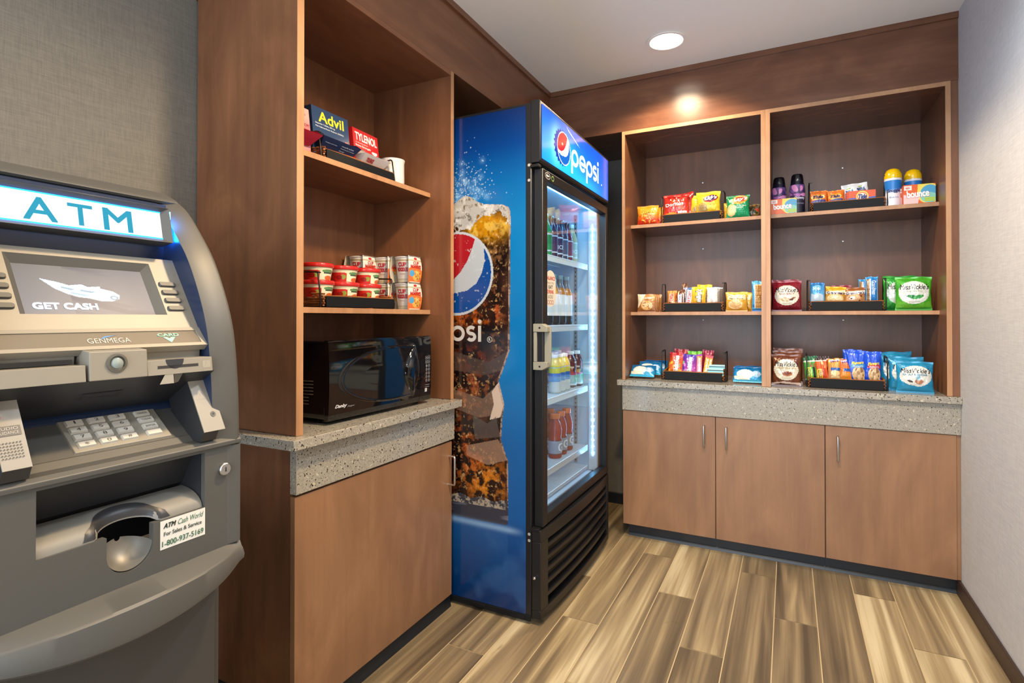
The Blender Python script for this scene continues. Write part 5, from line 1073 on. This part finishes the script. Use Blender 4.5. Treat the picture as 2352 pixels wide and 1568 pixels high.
# ---- left unit, upper shelf: dispenser boxes and white mug
def dispenser(name, label, w, h, body, tray, tray2, txt, ttxt, loc, rz, fl=None, dep=.075, extra=None, ts=1.0):
    t = thing(name, label, 'medicine box', loc, rz)
    m = MB(); m.prism([(.0, 0), (.0, h*.35), (.012, h), (.012+dep*.75, h), (dep, 0)], -w/2, w/2, 'X', body)
    fn = lambda a, b: (a*w-w/2, (.0+.012*(b-.35)/.65 if b > .35 else 0)-.0008, b*h)
    A = Ras(40, 30, body)
    if extra: extra(A)
    us = np.linspace(0, 1, 41); vs_ = np.linspace(.36, 1, 31)
    m.grid(np.array([[(a*w-w/2, .012*(b-.35)/.65-.0004, b*h) for a in us] for b in vs_]), A.a)
    for s_, a0, a1, b0, b1, c, kw in txt: m.text(s_, fn, a0, a1, b0, b1, c, **kw)
    m.build('carton', 'card', t, smooth=0, bev=0)
    m = MB(); yb, yf = -.002, -.052*ts; z0, zf = h*.02+.012, h*.33
    # tray leaning toward the viewer: front panel wider at the top, rounded side wings
    fr_ = [(-w*.40, yb-.006, z0), (w*.42, yb-.006, z0), (w*.53, yf, zf), (-w*.50, yf, zf)]
    bk = [(-w*.40, yb, z0), (w*.42, yb, z0), (w*.50, yb, zf), (-w*.50, yb, zf)]
    m.add(fr_+bk, [(0, 1, 2, 3), (0, 3, 7, 4), (1, 5, 6, 2), (0, 4, 5, 1), (4, 7, 6, 5)], tray)
    m.add([(w*.53, yf, zf), (w*.50, yb, zf), (w*.42, yb-.012, zf+.016), (w*.47, yf*.7, zf+.012)], [(0, 1, 2, 3)], tray2)
    m.add([(-w*.50, yf, zf), (-w*.50, yb, zf), (-w*.42, yb-.012, zf+.016), (-w*.46, yf*.7, zf+.012)], [(0, 1, 2, 3)], tray2)
    P0, P1, P3 = Vector(fr_[0]), Vector(fr_[1]), Vector(fr_[3]); P2 = Vector(fr_[2])
    ft = lambda a, b: tuple((P0*(1-a)+P1*a)*(1-b)+(P3*(1-a)+P2*a)*b+Vector((0, -.0007, -.0007)))
    for s_, a0, a1, b0, b1, c, kw in ttxt: m.text(s_, ft, a0, a1, b0, b1, c, **kw)
    m.build('display_tray', 'card', t, smooth=0); return t
n_ = {}
dispenser('medicine_box', 'navy pain reliever carton with large yellow lettering, upper left shelf', .176, .174, '#1d3d66', '#122a52', '#0f2142',
          [('Advil', .17, .86, .71, .93, '#f2e52c', dict(bold=.04)), ('Ibuprofen Tablets, 200 mg', .08, .60, .645, .685, '#dfe6ee', B3), ('Pain Reliever/Fever Reducer (NSAID)', .08, .84, .58, .62, '#dfe6ee', B3)],
          [('for headache, relief of arthritis', .08, .40, .62, .70, '#b9c8dc', {}), ('muscle aches', .52, .86, .70, .80, '#c8d4e4', {}), ('menstrual cramps', .52, .92, .54, .63, '#c8d4e4', {}), ('fever', .52, .68, .38, .47, '#c8d4e4', {}), ('read the directions before use', .12, .80, .12, .18, '#8fa2c0', {})],
          (-1.452, 1.455, ZT_+.0335), PI/2, extra=lambda A: (A.ell(.92, .10, .06, .10, '#c8543a'), A.ell(.90, .05, .10, .05, '#b8402e')))
dispenser('medicine_box', 'red pain reliever carton with white lettering, between navy carton and mug', .150, .157, '#c01c20', '#dcdad6', '#c9c7c3',
          [('TYLENOL', .08, .94, .72, .92, '#f5f2f0', dict(bold=.05)), ('Acetaminophen', .08, .56, .64, .685, '#f0c8c4', B3), ('Extra Strength', .08, .66, .56, .62, '#f5f2f0', B5)],
          [('TYLENOL', .16, .46, .40, .74, '#b8282c', B5)],
          (-1.452, 1.638, ZT_+.0335), PI/2+.05, extra=lambda A: (A.ell(.82, .28, .11, .07, '#f0ece8'), A.rect(.62, .98, 0, .12, '#d03030')))
dispenser('medicine_box', 'pink cold relief carton partly hidden behind the near side panel', .150, .144, '#d98c92', '#c02a44', '#a81c3a',
          [('MULTI SYMPTOM', .30, .97, .56, .63, '#8a3a40', B3), ('COLD RELIEF', .3, .9, .80, .86, '#c86468', {}), ('Daytime', .4, .95, .42, .48, '#f0e0e0', B3)],
          [('for temporary relief of minor symptoms', .25, .9, .40, .46, '#6a1424', {})], (-1.440, 1.270, ZT_+.0335), PI/2, extra=lambda A: A.vgrad('#d04a58', '#e8a8a4', 0, .7))
t = thing('mug', 'plain white mug at the far end of the upper left shelf', 'mug', (-1.452, 1.790, ZT_), 0)
MB().lathe([(.0002, .001), (.034, .001), (.038, .004), (.0465, .010), (.0480, .030), (.0475, .085), (.0475, .105), (.0495, .114), (.0500, .118), (.0475, .118), (.045, .108), (.0445, .02), (.0002, .012)], 48, col='#dcdcd8', caps=False).build('cup', 'plastic', t, smooth=60)
MB().tube([(-.046, .0, .092), (-.066, .0, .096), (-.080, .0, .080), (-.082, .0, .058), (-.070, .0, .036), (-.046, .0, .030)], .0055, 10, '#dcdcd8').build('handle', 'plastic', t, smooth=60)

# ------------------------------------------------------------------ cash machine
AL, AR, IL, IR = .2955, .7176, .349, .6635
at = thing('cash_machine', 'grey cash machine with lit blue and white sign, keypad and screen, against the grey wall', 'cash machine', (-1.25, .5065, 0))
m = MB(); m.box(-1.52, -1.004, AL+.010, AR-.008, .012, .760); m.box(-1.52, -1.03, AL+.02, AR-.02, 0, .02)
m.build('safe_body', 'atm_body', at, True, bev=.004)
MB().box(-1.0045, -1.000, AL+.018, AR-.020, .03, .74).build('safe_door', 'atm_body', at, True, bev=.0015)
# curved side cheeks (their fronts make the long silver arc)
outer = [(-1.205, 1.470), (-1.178, 1.462), (-1.150, 1.448), (-1.110, 1.420), (-1.067, 1.372), (-1.025, 1.316), (-.989, 1.244), (-.966, 1.176), (-.955, 1.098), (-.950, 1.03), (-.949, .961)]
def smooth_pts(p, k=4):
    q = []; n = len(p)
    for i in range(n-1):
        a, b_, c, d_ = [np.array(p[max(0, min(n-1, j))]) for j in (i-1, i, i+1, i+2)]
        for t_ in np.linspace(0, 1, k, endpoint=False): q.append(tuple(.5*((2*b_)+(-a+c)*t_+(2*a-5*b_+4*c-d_)*t_**2+(-a+3*b_-3*c+d_)*t_**3)))
    return q+[p[-1]]
cur = smooth_pts(outer)
for y0, y1, out_ in ((AL, IL, 0), (IR, AR, 1)):
    n = len(cur); yo, yi = (y1, y0) if out_ else (y0, y1)   # yo outer side, yi inner side
    so = -.010 if out_ else .010
    m = MB(); rows = []
    for i, (x, z) in enumerate(cur):
        a, b_ = cur[max(0, i-1)], cur[min(n-1, i+1)]; t_ = Vector((b_[0]-a[0], b_[1]-a[1])).normalized(); nx, nz = t_.y*-1, t_.x
        if nx > 0: pass
        nx, nz = -t_.y, t_.x
        inx, inz = (-abs(nx), -abs(nz))
        k = .012
        rows.append([(-1.52, yo, min(z, 1.47)), (x+inx*k*1.0, yo, z+inz*k), (x+inx*.003, yo+so*.55, z+inz*.003), (x, yo+so*1.3, z), (x+inx*.012, yi, z+inz*.012), (-1.30, yi, z+inz*.012)])
    R_ = np.array(rows); m.grid(R_[:, :5]); m.grid(R_[:, 4:], None, 1)
    m.prism([(-1.52, .961), (-.965, .961), (-.965, .966), (-1.52, .966)], y0, y1, 'Y')
    m.build('side_cheek', ['atm', 'atm_navy'], at, True, 40)
# hood across the top
h = MB(); h.prism([(-1.52, 1.4700), (-1.205, 1.4700), (-1.178, 1.4622), (-1.150, 1.4480), (-1.140, 1.4440), (-1.135, 1.4385), (-1.140, 1.4340), (-1.52, 1.434)], AL+.012, AR-.012, 'Y'); h.prism([(-1.1405, 1.4330), (-1.1050, 1.4190), (-1.1100, 1.4150), (-1.20, 1.415), (-1.20, 1.433)], IL-.001, IR+.001, 'Y', mat=1)
h.build('hood', ['atm', 'atm_navy'], at, True, bev=.0012)
m = MB(); m.prism([(-1.14, 1.425), (-1.108, 1.425), (-1.118, 1.30), (-1.09, 1.30), (-1.09, 1.27), (-1.20, 1.27), (-1.20, 1.425)], IL, IR, 'Y'); m.build('inner_frame', 'atm_navy', at, True)
# illuminated sign
sg_ = MB(); P = lambda y, z, o=0: (-1.0825+(z-1.403)*-.21+o, y, z)
fy0, fy1, fz0, fz1, wy0, wy1, wz0, wz1 = IL+.008, IR-.009, 1.341, 1.4165, .3765, .6365, 1.3515, 1.4045
O_ = [(fy0, fz0), (fy1, fz0), (fy1, fz1), (fy0, fz1)]; I_ = [(wy0, wz0), (wy1, wz0), (wy1, wz1), (wy0, wz1)]
v = [P(y, z, -.035) for y, z in O_]+[P(y, z, .012) for y, z in [(fy0+.005, fz0+.004), (fy1-.006, fz0+.004), (fy1-.006, fz1-.004), (fy0+.005, fz1-.004)]]+[P(y, z, 0) for y, z in I_]
sg_.add(v, [(i+4*k, (i+1) % 4+4*k, (i+1) % 4+4+4*k, i+4+4*k) for k in (0, 1) for i in range(4)])
so_ = sg_.build('sign_frame', 'atm', at, True, 0, bev=.001)
m = MB(); fn = lambda y, z: P(y, z, -.0005); m.rect(wy0, wy1, wz0, wz1, fn); m.build('light_panel', 'atm_white', so_, True)
m = MB(); fn = lambda y, z: P(y, z, .0012)
M['atm_letter'] = emitter('backlit_cyan_letter', '#3fb0cf', .85)
m.text('A', fn, .4205, .4665, 1.3570, 1.3955, mat=0, bold=.03); m.text('T', fn, .4820, .5190, 1.3575, 1.3945, mat=0, bold=.03); m.text('M', fn, .5350, .5830, 1.3560, 1.3960, mat=0, bold=.03)
m.build('lettering', 'atm_letter', so_, True, 0)
m = MB(); fn = lambda y, z: P(y, z, .0006); m.rect(wy0, wy1, wz0, wz0+.0022, fn); m.rect(wy0, wy1, wz1-.0022, wz1, fn)
m.build('blue_edge_light', 'atm_blue', so_, True, 0)
for yy in (fy1+.0005, fy0-.0020): m = MB(); m.box(-1.090, -1.082, yy, yy+.0015, 1.352, 1.408); m.build('side_light', 'atm_blue2', so_, True, 0)
# screen fascia
A0, A1 = np.array([-1.087, 1.314]), np.array([-1.005, 1.182]); dA = (A1-A0)/np.linalg.norm(A1-A0); nA = np.array([-dA[1], dA[0]])
LA = float(np.linalg.norm(A1-A0))
def S(y, t_, o=0): p = A0+(A1-A0)*t_+nA*o; return (p[0], y, p[1])
m = MB(); by0, by1, bt0, bt1 = .397, .6145, .085, .815; sy0, sy1, s0, s1 = .408, .600, .17, .775
q = [(IL, 0), (IR, 0), (IR, 1), (IL, 1)]; bz = [(by0, bt0), (by1, bt0), (by1, bt1), (by0, bt1)]; scn = [(sy0, s0), (sy1, s0), (sy1, s1), (sy0, s1)]
m.add([S(y, t_) for y, t_ in q+bz], [(i, (i+1) % 4, (i+1) % 4+4, i+4) for i in range(4)])
m.add([S(IL, 0), S(IR, 0), S(IR, 0, -.02), S(IL, 0, -.02)], [(0, 1, 2, 3)])
fo_ = m.build('screen_fascia', 'atm_silver', at, True, 0)
m = MB(); m.add([S(y, t_) for y, t_ in bz]+[S(y, t_, -.010) for y, t_ in scn], [(i, (i+1) % 4, (i+1) % 4+4, i+4) for i in range(4)])
m.build('screen_bezel', 'atm', fo_, True, 0, bev=.0008)
r = Ras(200, 110, '#4d5668'); r.vgrad('#606470', '#585c62', 0, 1); r.mix(np.clip((r.U-.25)*1.4, 0, .85), '#33415a'); n_ = vnoise(r.U*2.5+r.V*3, r.V*7+r.U*2, 4); r.mix(np.clip((n_-.5)*2.0, 0, .5)*(r.U > .35), '#222c46')
for dv, c in ((0, '#9fc4dc'),):
    r.poly([(.16, .72), (.28, .66), (.36, .60), (.46, .63), (.50, .58), (.60, .60), (.60, .56), (.70, .50), (.74, .42), (.73, .34), (.66, .28), (.58, .28), (.48, .34), (.40, .36), (.33, .42), (.25, .52)], c)
r.poly([(.30, .57), (.40, .52), (.37, .50), (.30, .54)], '#5a7c98'); r.poly([(.44, .52), (.56, .48), (.52, .45), (.43, .49)], '#5a7c98'); r.poly([(.36, .46), (.50, .40), (.46, .38), (.36, .43)], '#6a8ca6'); r.ell(.69, .36, .035, .05, '#4d6a86'); r.ell(.69, .36, .018, .026, '#b8d8e8')
us = np.linspace(0, 1, 201); vs_ = np.linspace(0, 1, 111)
SS = lambda a, b: S(sy0+(sy1-sy0)*a, s1+(s0-s1)*b, -.0098)
m = MB(); m.grid(np.array([[SS(a, b) for a in us] for b in vs_]), r.a)
fs = lambda a, b: S(sy0+(sy1-sy0)*a, s1+(s0-s1)*b, -.0092)
m.text('GET CASH', fs, .06, .53, .09, .225, '#dff0ff', bold=.09); m.build('screen', 'screen', fo_, True, 0)
for side in (0, 1):
    for k in range(4):
        t_ = .385+k*.115; ya_, yb_ = (.6185, .6500) if side else (.3635, .3935)
        m = MB(); pts = [(yb_-.005+.005*math.cos(a), .0055*math.sin(a)) for a in np.linspace(-PI/2, PI/2, 9)]+[(ya_+.003+.003*math.cos(a), .0055*math.sin(a)) for a in np.linspace(PI/2, 3*PI/2, 9)]
        n = len(pts); m.add([S(y, t_+c/LA, .0002) for y, c in pts]+[S((y-(ya_+yb_)/2)*.93+(ya_+yb_)/2, t_+c*.75/LA, .0042) for y, c in pts], [tuple(range(n, 2*n))]+[(i, (i+1) % n, (i+1) % n+n, i+n) for i in range(n)])
        m.build('side_button', 'atm', fo_, True, 40)
# glossy strip with the maker's name
B0, B1 = np.array([-1.0035, 1.180]), np.array([-.978, 1.1505]); nB = np.array([(B0-B1)[1], (B1-B0)[0]]); nB = nB/np.linalg.norm(nB)
def T2(y, t_, o=0): p = B0+(B1-B0)*t_+nB*o; return (p[0], y, p[1])
m = MB(); q = [(IL, -.06), (IR, -.06), (IR, 1.03), (IL, 1.03)]; w_ = [(IL+.002, .12), (IR-.009, .12), (IR-.009, .86), (IL+.002, .86)]
m.add([T2(y, t_, .0018) for y, t_ in q+w_], [(i, (i+1) % 4, (i+1) % 4+4, i+4) for i in range(4)]); m.add([T2(y, t_, .0018) for y, t_ in w_]+[T2(y, t_, 0) for y, t_ in w_], [(i, (i+1) % 4, (i+1) % 4+4, i+4) for i in range(4)])
m.add([T2(IL, 1.03, .0018), T2(IR, 1.03, .0018), T2(IR, 1.05, -.012), T2(IL, 1.05, -.012)], [(0, 1, 2, 3)])
sb = m.build('name_strip_frame', 'atm_silver', at, True, 0)
M['strip'] = plain('glossy_name_strip', '#8c8271', .14, .35, .5)
m = MB(); m.rect(IL+.002, IR-.009, .12, .86, lambda y, t_: T2(y, t_, .0002)); m.build('name_strip', 'strip', sb, True)
m = MB(); fn = lambda y, t_: T2(y, 1-t_, .0008)
m.text('GENMEGA', fn, .470, .534, .30, .56, '#b3b1ab', bold=.0); m.poly([(.489, .50), (.497, .66), (.517, .72), (.500, .60), (.493, .52)], fn, '#3a7ab0')
m.text('CARD', fn, .581, .619, .56, .74, '#7fc4ae', bold=.06); m.poly([(.589, .52), (.596, .52), (.600, .44), (.604, .52), (.611, .52), (.600, .20)], fn, '#7fc4ae')
m.build('lettering', 'card', sb, True, 0)
# module row: receipt mouth, camera block, card reader
m = MB(); m.prism([(-.978, 1.150), (-.988, 1.149), (-.990, 1.128), (-.957, 1.128), (-.9545, 1.103), (-1.00, 1.103), (-1.02, 1.15)], IL, .4530, 'Y'); m.build('receipt_mouth', 'atm_silver', at, True, 0, bev=.0012)
m = MB(); m.box(-.9905, -.980, IL+.01, .446, 1.1295, 1.1365); m.build('receipt_slot', 'gloss', at, True, 0)
m = MB(); m.prism([(-.9775, 1.1500), (-.9560, 1.1480), (-.9530, 1.1030), (-1.00, 1.103), (-1.00, 1.15)], .4575, .5425, 'Y')
cb = m.build('camera_block', 'atm_silver', at, True, 0, bev=.0012)
cm = MB(); cm.lathe([(.0155, 0), (.0150, .0025), (.0118, .0030), (.0105, -.0005), (.0002, -.0005)], 36, col='#5c5950', caps=False); co = cm.build('camera_ring', 'card', cb); co.matrix_local = Matrix.Translation((-.9545+1.25, .4955-.5065, 1.1285)) @ Matrix.Rotation(PI/2, 4, 'Y')
M['lens'] = plain('milky_lens', '#8f9a94', .2, 0, .6)
cm = MB(); cm.lathe([(.0095, .0), (.0080, .0035), (.0045, .0052), (.0002, .0057)], 30, caps=False); co = cm.build('camera_lens', 'lens', cb); co.matrix_local = Matrix.Translation((-.9545+1.25, .4955-.5065, 1.1285)) @ Matrix.Rotation(PI/2, 4, 'Y')
m = MB(); m.prism([(-.978, 1.150), (-.992, 1.149), (-.994, 1.1285), (-.9580, 1.1285), (-.9545, 1.103), (-1.00, 1.103), (-1.02, 1.15)], .5435, .6590, 'Y')
cr = m.build('card_reader', 'atm_silver', at, True, 0, bev=.0010)
m = MB(); fn = lambda y, z: (-.9542+(z-1.103)*-.137, y, z)
m.rect(.560, .632, 1.1135, 1.1185, fn, '#2a2826'); m.add([fn(.574+.016*(1-math.cos(a)), 1.1285-.0165*math.sin(a)) for a in np.linspace(0, PI, 14)], [tuple(range(14))], '#23252a')
m.rect(.640, .655, 1.1095, 1.1225, fn, '#9b9484'); m.poly([(.644, 1.112), (.648, 1.112), (.648, 1.120), (.646, 1.120)], fn, '#d8d2c2')
m.poly([(.572, 1.1035), (.586, 1.1035), (.5905, 1.0865), (.5660, 1.0865)], lambda y, z: (-.9550 if z > 1.1 else -.9600, y, z), '#c4bba8'); m.poly([(.587, 1.1035), (.603, 1.1035), (.5985, 1.0885), (.5915, 1.0865)], lambda y, z: (-.9550 if z > 1.1 else -.9605, y, z), '#5a564e')
m.build('card_slot', 'card', cr, True, 0)
# sloping underside, groove and keypad deck
m = MB(); m.prism([(-.957, 1.1030), (-1.058, 1.040), (-1.062, 1.046), (-1.10, 1.14), (-1.00, 1.145), (-.99, 1.103)], IL, IR, 'Y'); m.build('underside', 'atm_dark', at, True, 0)
m = MB(); uf = lambda y, t_: (-.957-.101*t_+.0004, y, 1.103-.063*t_-.0006)
m.rect(.468, .526, .36, .54, uf, '#1c1c1f'); m.rect(.472, .520, .46, .53, uf, '#8f8f93'); m.build('receipt_exit', 'card', at, True, 0)
m = MB(); m.prism([(-1.065, 1.050), (-1.050, 1.0385), (-1.046, 1.0335), (-1.050, 1.020), (-1.10, 1.02), (-1.10, 1.05)], IL, IR, 'Y'); m.build('groove', 'atm_navy', at, True, 0)
D0, D1 = np.array([-1.058, 1.0385]), np.array([-.974, .9745]); nD = np.array([-(D1-D0)[1], (D1-D0)[0]]); nD = nD/np.linalg.norm(nD)
def K(y, t_, o=0): p = D0+(D1-D0)*t_+nD*o; return (p[0], y, p[1])
def kbox(m, y0, y1, t0, t1, o0, o1, tp=.0, col=WHITE):
    v = [K(y, t_, o0) for y, t_ in ((y0, t0), (y1, t0), (y1, t1), (y0, t1))]+[K(y, t_, o1) for y, t_ in ((y0+tp, t0+tp*8), (y1-tp, t0+tp*8), (y1-tp, t1-tp*8), (y0+tp, t1-tp*8))]
    m.add(v, [(4, 5, 6, 7), (0, 1, 5, 4), (1, 2, 6, 5), (2, 3, 7, 6), (3, 0, 4, 7)], col)
m = MB(); m.prism([tuple(D0), tuple(D1), (-.980, .962), (-1.07, .962)], IL, IR, 'Y'); dk = m.build('keypad_deck', 'atm', at, True, 0)
m = MB(); kbox(m, .4545, .6065, .10, .80, 0, .0028, .0015); kp = m.build('keypad_plate', 'atm_silver', dk, True, 0, bev=.0008)
glyph = [['1', '2', '3', 'CANCEL'], ['4', '5', '6', 'CLEAR'], ['7', '8', '9', 'ENTER'], ['*', '0', '#', '']]
for r_ in range(4):
    for c_ in range(4):
        y = (.4755, .5075, .5395, .5800)[c_]; w_ = .0125; t_ = .205+.155*r_
        m = MB(); kbox(m, y-w_, y+w_, t_-.056, t_+.056, .0028, .0068, .0012, '#cfc8ba')
        g_t = glyph[r_][c_]
        if g_t: m.text(g_t, lambda a, b: K(a, b, .0071), y-(.0012 if g_t == '1' else .0030 if c_ < 3 else .008), y+(.0012 if g_t == '1' else .0030 if c_ < 3 else .008), t_+.030, t_-.030+(.02 if c_ == 3 else 0), '#4a4640')
        m.build('key', 'card', kp, True, 0)
# wedges left (speaker) and right (headphone jack and braille)
for side in (0, 1):
    y0, y1 = ((.6345, .6760) if side else (.3350, .3820)); ya_, yb_ = (y0, IR) if side else (IL, y1)
    m = MB(); m.prism([(-1.055, 1.066), (-.9935, 1.0860), (-.9430, .9930), (-.952, .975), (-1.02, .975)], ya_, yb_, 'Y'); wd = m.build('wedge_block', 'atm_dark', at, True, 0)
    wf = lambda y, t_: (-.9925+.0505*t_+.0016, y, 1.0845-.091*t_+.0017)
    m = MB(); m.prism([(-.9930, 1.0850), (-.9910, 1.0862), (-.9412, .9935), (-.9432, .9925)], y0 if side else IL, y1 if not side else .6755, 'Y', '#938c7f')
    if side:
        for rr_ in range(4):
            for cc_ in range(5):
                if (rr_*5+cc_)*7 % 5 != 1: m.disc(y0+.009+cc_*.005, .10+rr_*.095+.01*(cc_ % 2), .0007, .008, wf, '#8f887a', n=8)
        m.disc(.6610, .70, .0048, .052, wf, '#5a564c'); m.disc(.6610, .70, .0022, .024, lambda y, t_: tuple(np.array(wf(y, t_))+[.0003, 0, .0003]), '#141414')
    else:
        m.text('0', wf, .3535, .3595, .30, .24, '#c8302c', bold=.06); m.rect(IL, .3785, .40, .54, wf, '#5c574f'); m.text('AUDIO', lambda y, t_: tuple(np.array(wf(y, t_))+[.0003, 0, .0003]), .3510, .3755, .46, .42, '#b8b2a6'); m.text('GUIDANCE', lambda y, t_: tuple(np.array(wf(y, t_))+[.0003, 0, .0003]), .3510, .3755, .52, .48, '#b8b2a6')
        for rr_ in range(6):
            for cc_ in range(7): m.disc(.3520+cc_*.0038, .64+rr_*.042, .0010, .011, wf, '#35322c', n=8)
    m.build('face_plate', 'card', wd, True, 0)
# lip above the cash door
m = MB(); m.prism([(-1.02, .990), (-.985, .985), (-.974, .9755), (-.957, .973), (-.949, .967), (-.9495, .9590), (-1.02, .9590)], AL+.002, AR-.002, 'Y'); m.build('deck_lip', 'atm', at, True, 0, bev=.0015)
# lower fascia with its cash recess
m = MB(); X_ = -.9555
oy0, oy1, oz0, oz1 = .392, .6450, .8545, .9535
left_ = [(AL+.002, .772), (oy0, .772), (oy0, oz1+.003), (AL+.002, oz1+.003)]
def plate(poly, m, x=X_, th=.012):
    n = len(poly); m.add([(x, a, b) for a, b in poly]+[(x-th, a, b) for a, b in poly], [tuple(range(n)), tuple(range(n, 2*n))]+[(i, (i+1) % n, (i+1) % n+n, i+n) for i in range(n)])
plate([(AL+.002, .768), (oy0, .768), (oy0, oz1+.0045), (AL+.002, oz1+.0045)], m); plate([(oy1, .768), (AR-.002, .768), (AR-.002, oz1+.0045), (oy1, oz1+.0045)], m)
cy_, cr_ = .5185, .0355
notch = [(cy_+cr_*math.cos(a), .824+cr_*math.sin(a)) for a in np.linspace(0, -PI, 24)]
plate([(oy0, .768), (oy1, .768), (oy1, oz0), (cy_+cr_, oz0)]+notch+[(cy_-cr_, oz0), (oy0, oz0)], m); plate([(oy0, oz1), (oy1, oz1), (oy1, oz1+.0045), (oy0, oz1+.0045)], m)
ff = m.build('cash_door', 'atm', at, True, 30)
m = MB(); m.add([(X_-.002, AR-.035, .77), (X_+.0045, AR-.012, .77), (X_+.0045, AR-.003, .77), (X_-.010, AR-.001, .77), (X_-.002, AR-.035, .957), (X_+.0045, AR-.012, .957), (X_+.0045, AR-.003, .957), (X_-.010, AR-.001, .957)], [(0, 1, 5, 4), (1, 2, 6, 5), (2, 3, 7, 6), (0, 1, 2, 3), (4, 5, 6, 7)]); m.build('door_rim', 'atm', ff, True, 20)
m = MB(); m.prism([(-.957, oz1), (-.985, oz1+.002), (-1.022, .892), (-1.055, .870), (-1.06, .80), (-1.07, .80), (-1.07, .96), (-.957, .96)], oy0, oy1, 'Y'); m.box(-1.07, X_-.011, oy1, oy1+.004, .80, .955); m.box(-1.07, X_-.011, oy0-.004, oy0, .80, .955)
m.build('cash_recess', 'atm_dark', ff, True, 25)
M['tray'] = plain('frosted_grey_tray', '#7f7c74', .55, .05, 0)
m = MB(); Pp = []
for y in np.linspace(oy0+.002, oy1-.002, 45):
    e_ = max(0, 1-((y-cy_)/(cr_+.010))**2); cut = .026*math.sqrt(e_) if e_ > 0 else 0
    Pp.append([(-1.022+.062*math.sin(t_*PI/2)-cut*math.sin(t_*PI/2), y, .8860-.0315*(1-math.cos(t_*PI/2))+cut*.45*math.sin(t_*PI/2)) for t_ in np.linspace(0, 1, 9)])
m.grid(np.array(Pp)); m.build('note_tray', 'tray', ff, True, 50)
m = MB(); Pp = []
for a in np.linspace(-1, 1, 25):
    y = cy_+.066*a; e_ = max(0, 1-((y-cy_)/(cr_+.010))**2); cut = .026*math.sqrt(e_) if e_ > 0 else 0; q_ = []
    for t_ in np.linspace(.96-.60*math.sqrt(max(0, 1-a*a)), .96, 5):
        q_.append((-1.022+.062*math.sin(t_*PI/2)-cut*math.sin(t_*PI/2)+.0006, y, .8860-.0315*(1-math.cos(t_*PI/2))+cut*.45*math.sin(t_*PI/2)+.0008))
    Pp.append(q_)
m.grid(np.array(Pp)); m.build('tray_badge', 'atm_dark', ff, True, 50)
m = MB(); Pp = []
for a in np.linspace(0, PI, 25):
    Pp.append([(X_-.004-.040*math.sin(f*PI/2)*.9, cy_-cr_*math.cos(a)*math.cos(f*PI/2*.92), .826-cr_*math.sin(a)*math.cos(f*PI/2*.9)+.010*f) for f in np.linspace(0, 1, 9)])
M['bowl'] = plain('satin_metal_bowl', '#7d7a73', .45, .4)
m.grid(np.array(Pp)); m.build('finger_bowl', 'bowl', ff, True, 60)
m = MB(); lf = lambda y, z: (X_+.0006, y, z); m.rect(.5650, .6455, .8045, .8535, lf, '#dedbd2'); lf2 = lambda y, z: (X_+.0011, y, z)
m.text('ATM', lf2, .570, .592, .8395, .8480, '#1c2a22', bold=.06, shear=.3); m.text('Cash World', lf2, .5955, .6420, .8390, .8485, '#2a6a48', shear=.35)
m.text('For Sales & Service', lf2, .5710, .6385, .8265, .8335, '#3a4a40', bold=.02); m.text('1-800-937-5169', lf2, .5680, .6420, .8090, .8185, '#3a6a50', bold=.02); m.build('service_label', 'card', ff, True, 0)
lk = MB(); lk.lathe([(.0002, .0075), (.0100, .0075), (.0115, .006), (.0118, 0)], 32, caps=False); lo_ = lk.build('lock', 'steel', ff); lo_.matrix_local = Matrix.Translation((X_+1.25, .682-.5065, .915)) @ Matrix.Rotation(PI/2, 4, 'Y')
m = MB(); m.poly([(.6813, .9195), (.6827, .9195), (.6830, .913), (.6838, .911), (.6802, .911), (.6810, .913)], lambda y, z: (X_+.0079, y, z), '#1a1a1a'); m.build('keyhole', 'card', ff, True, 0)
# bowed bumper under the cash door
rows = []
for y in np.linspace(AL-.0005, AR+.0005, 41):
    s_ = max(-1., min(1., (y-.5065)/.2105)); e_ = max(0., 1-abs(s_)**9); xf = -.948+.050*(1-s_*s_)**.8*e_; z_t = .7590; zb_ = .735-.028*(1-s_*s_)
    rows.append([(-1.02, y, .712), (xf-.004, y, zb_-.004), (xf+.0045, y, zb_+.002), (xf+.006, y, zb_+.010), (xf+.001, y, z_t-.004), (xf-.003, y, z_t), (-.9560, y, .7685), (-.9620, y, .772), (-1.02, y, .772)])
m = MB(); m.grid(np.array(rows)); m.add(rows[0], [tuple(range(9))]); m.add(rows[-1], [tuple(range(9))]); m.build('bumper', 'atm', at, True, 35, bev=.0)
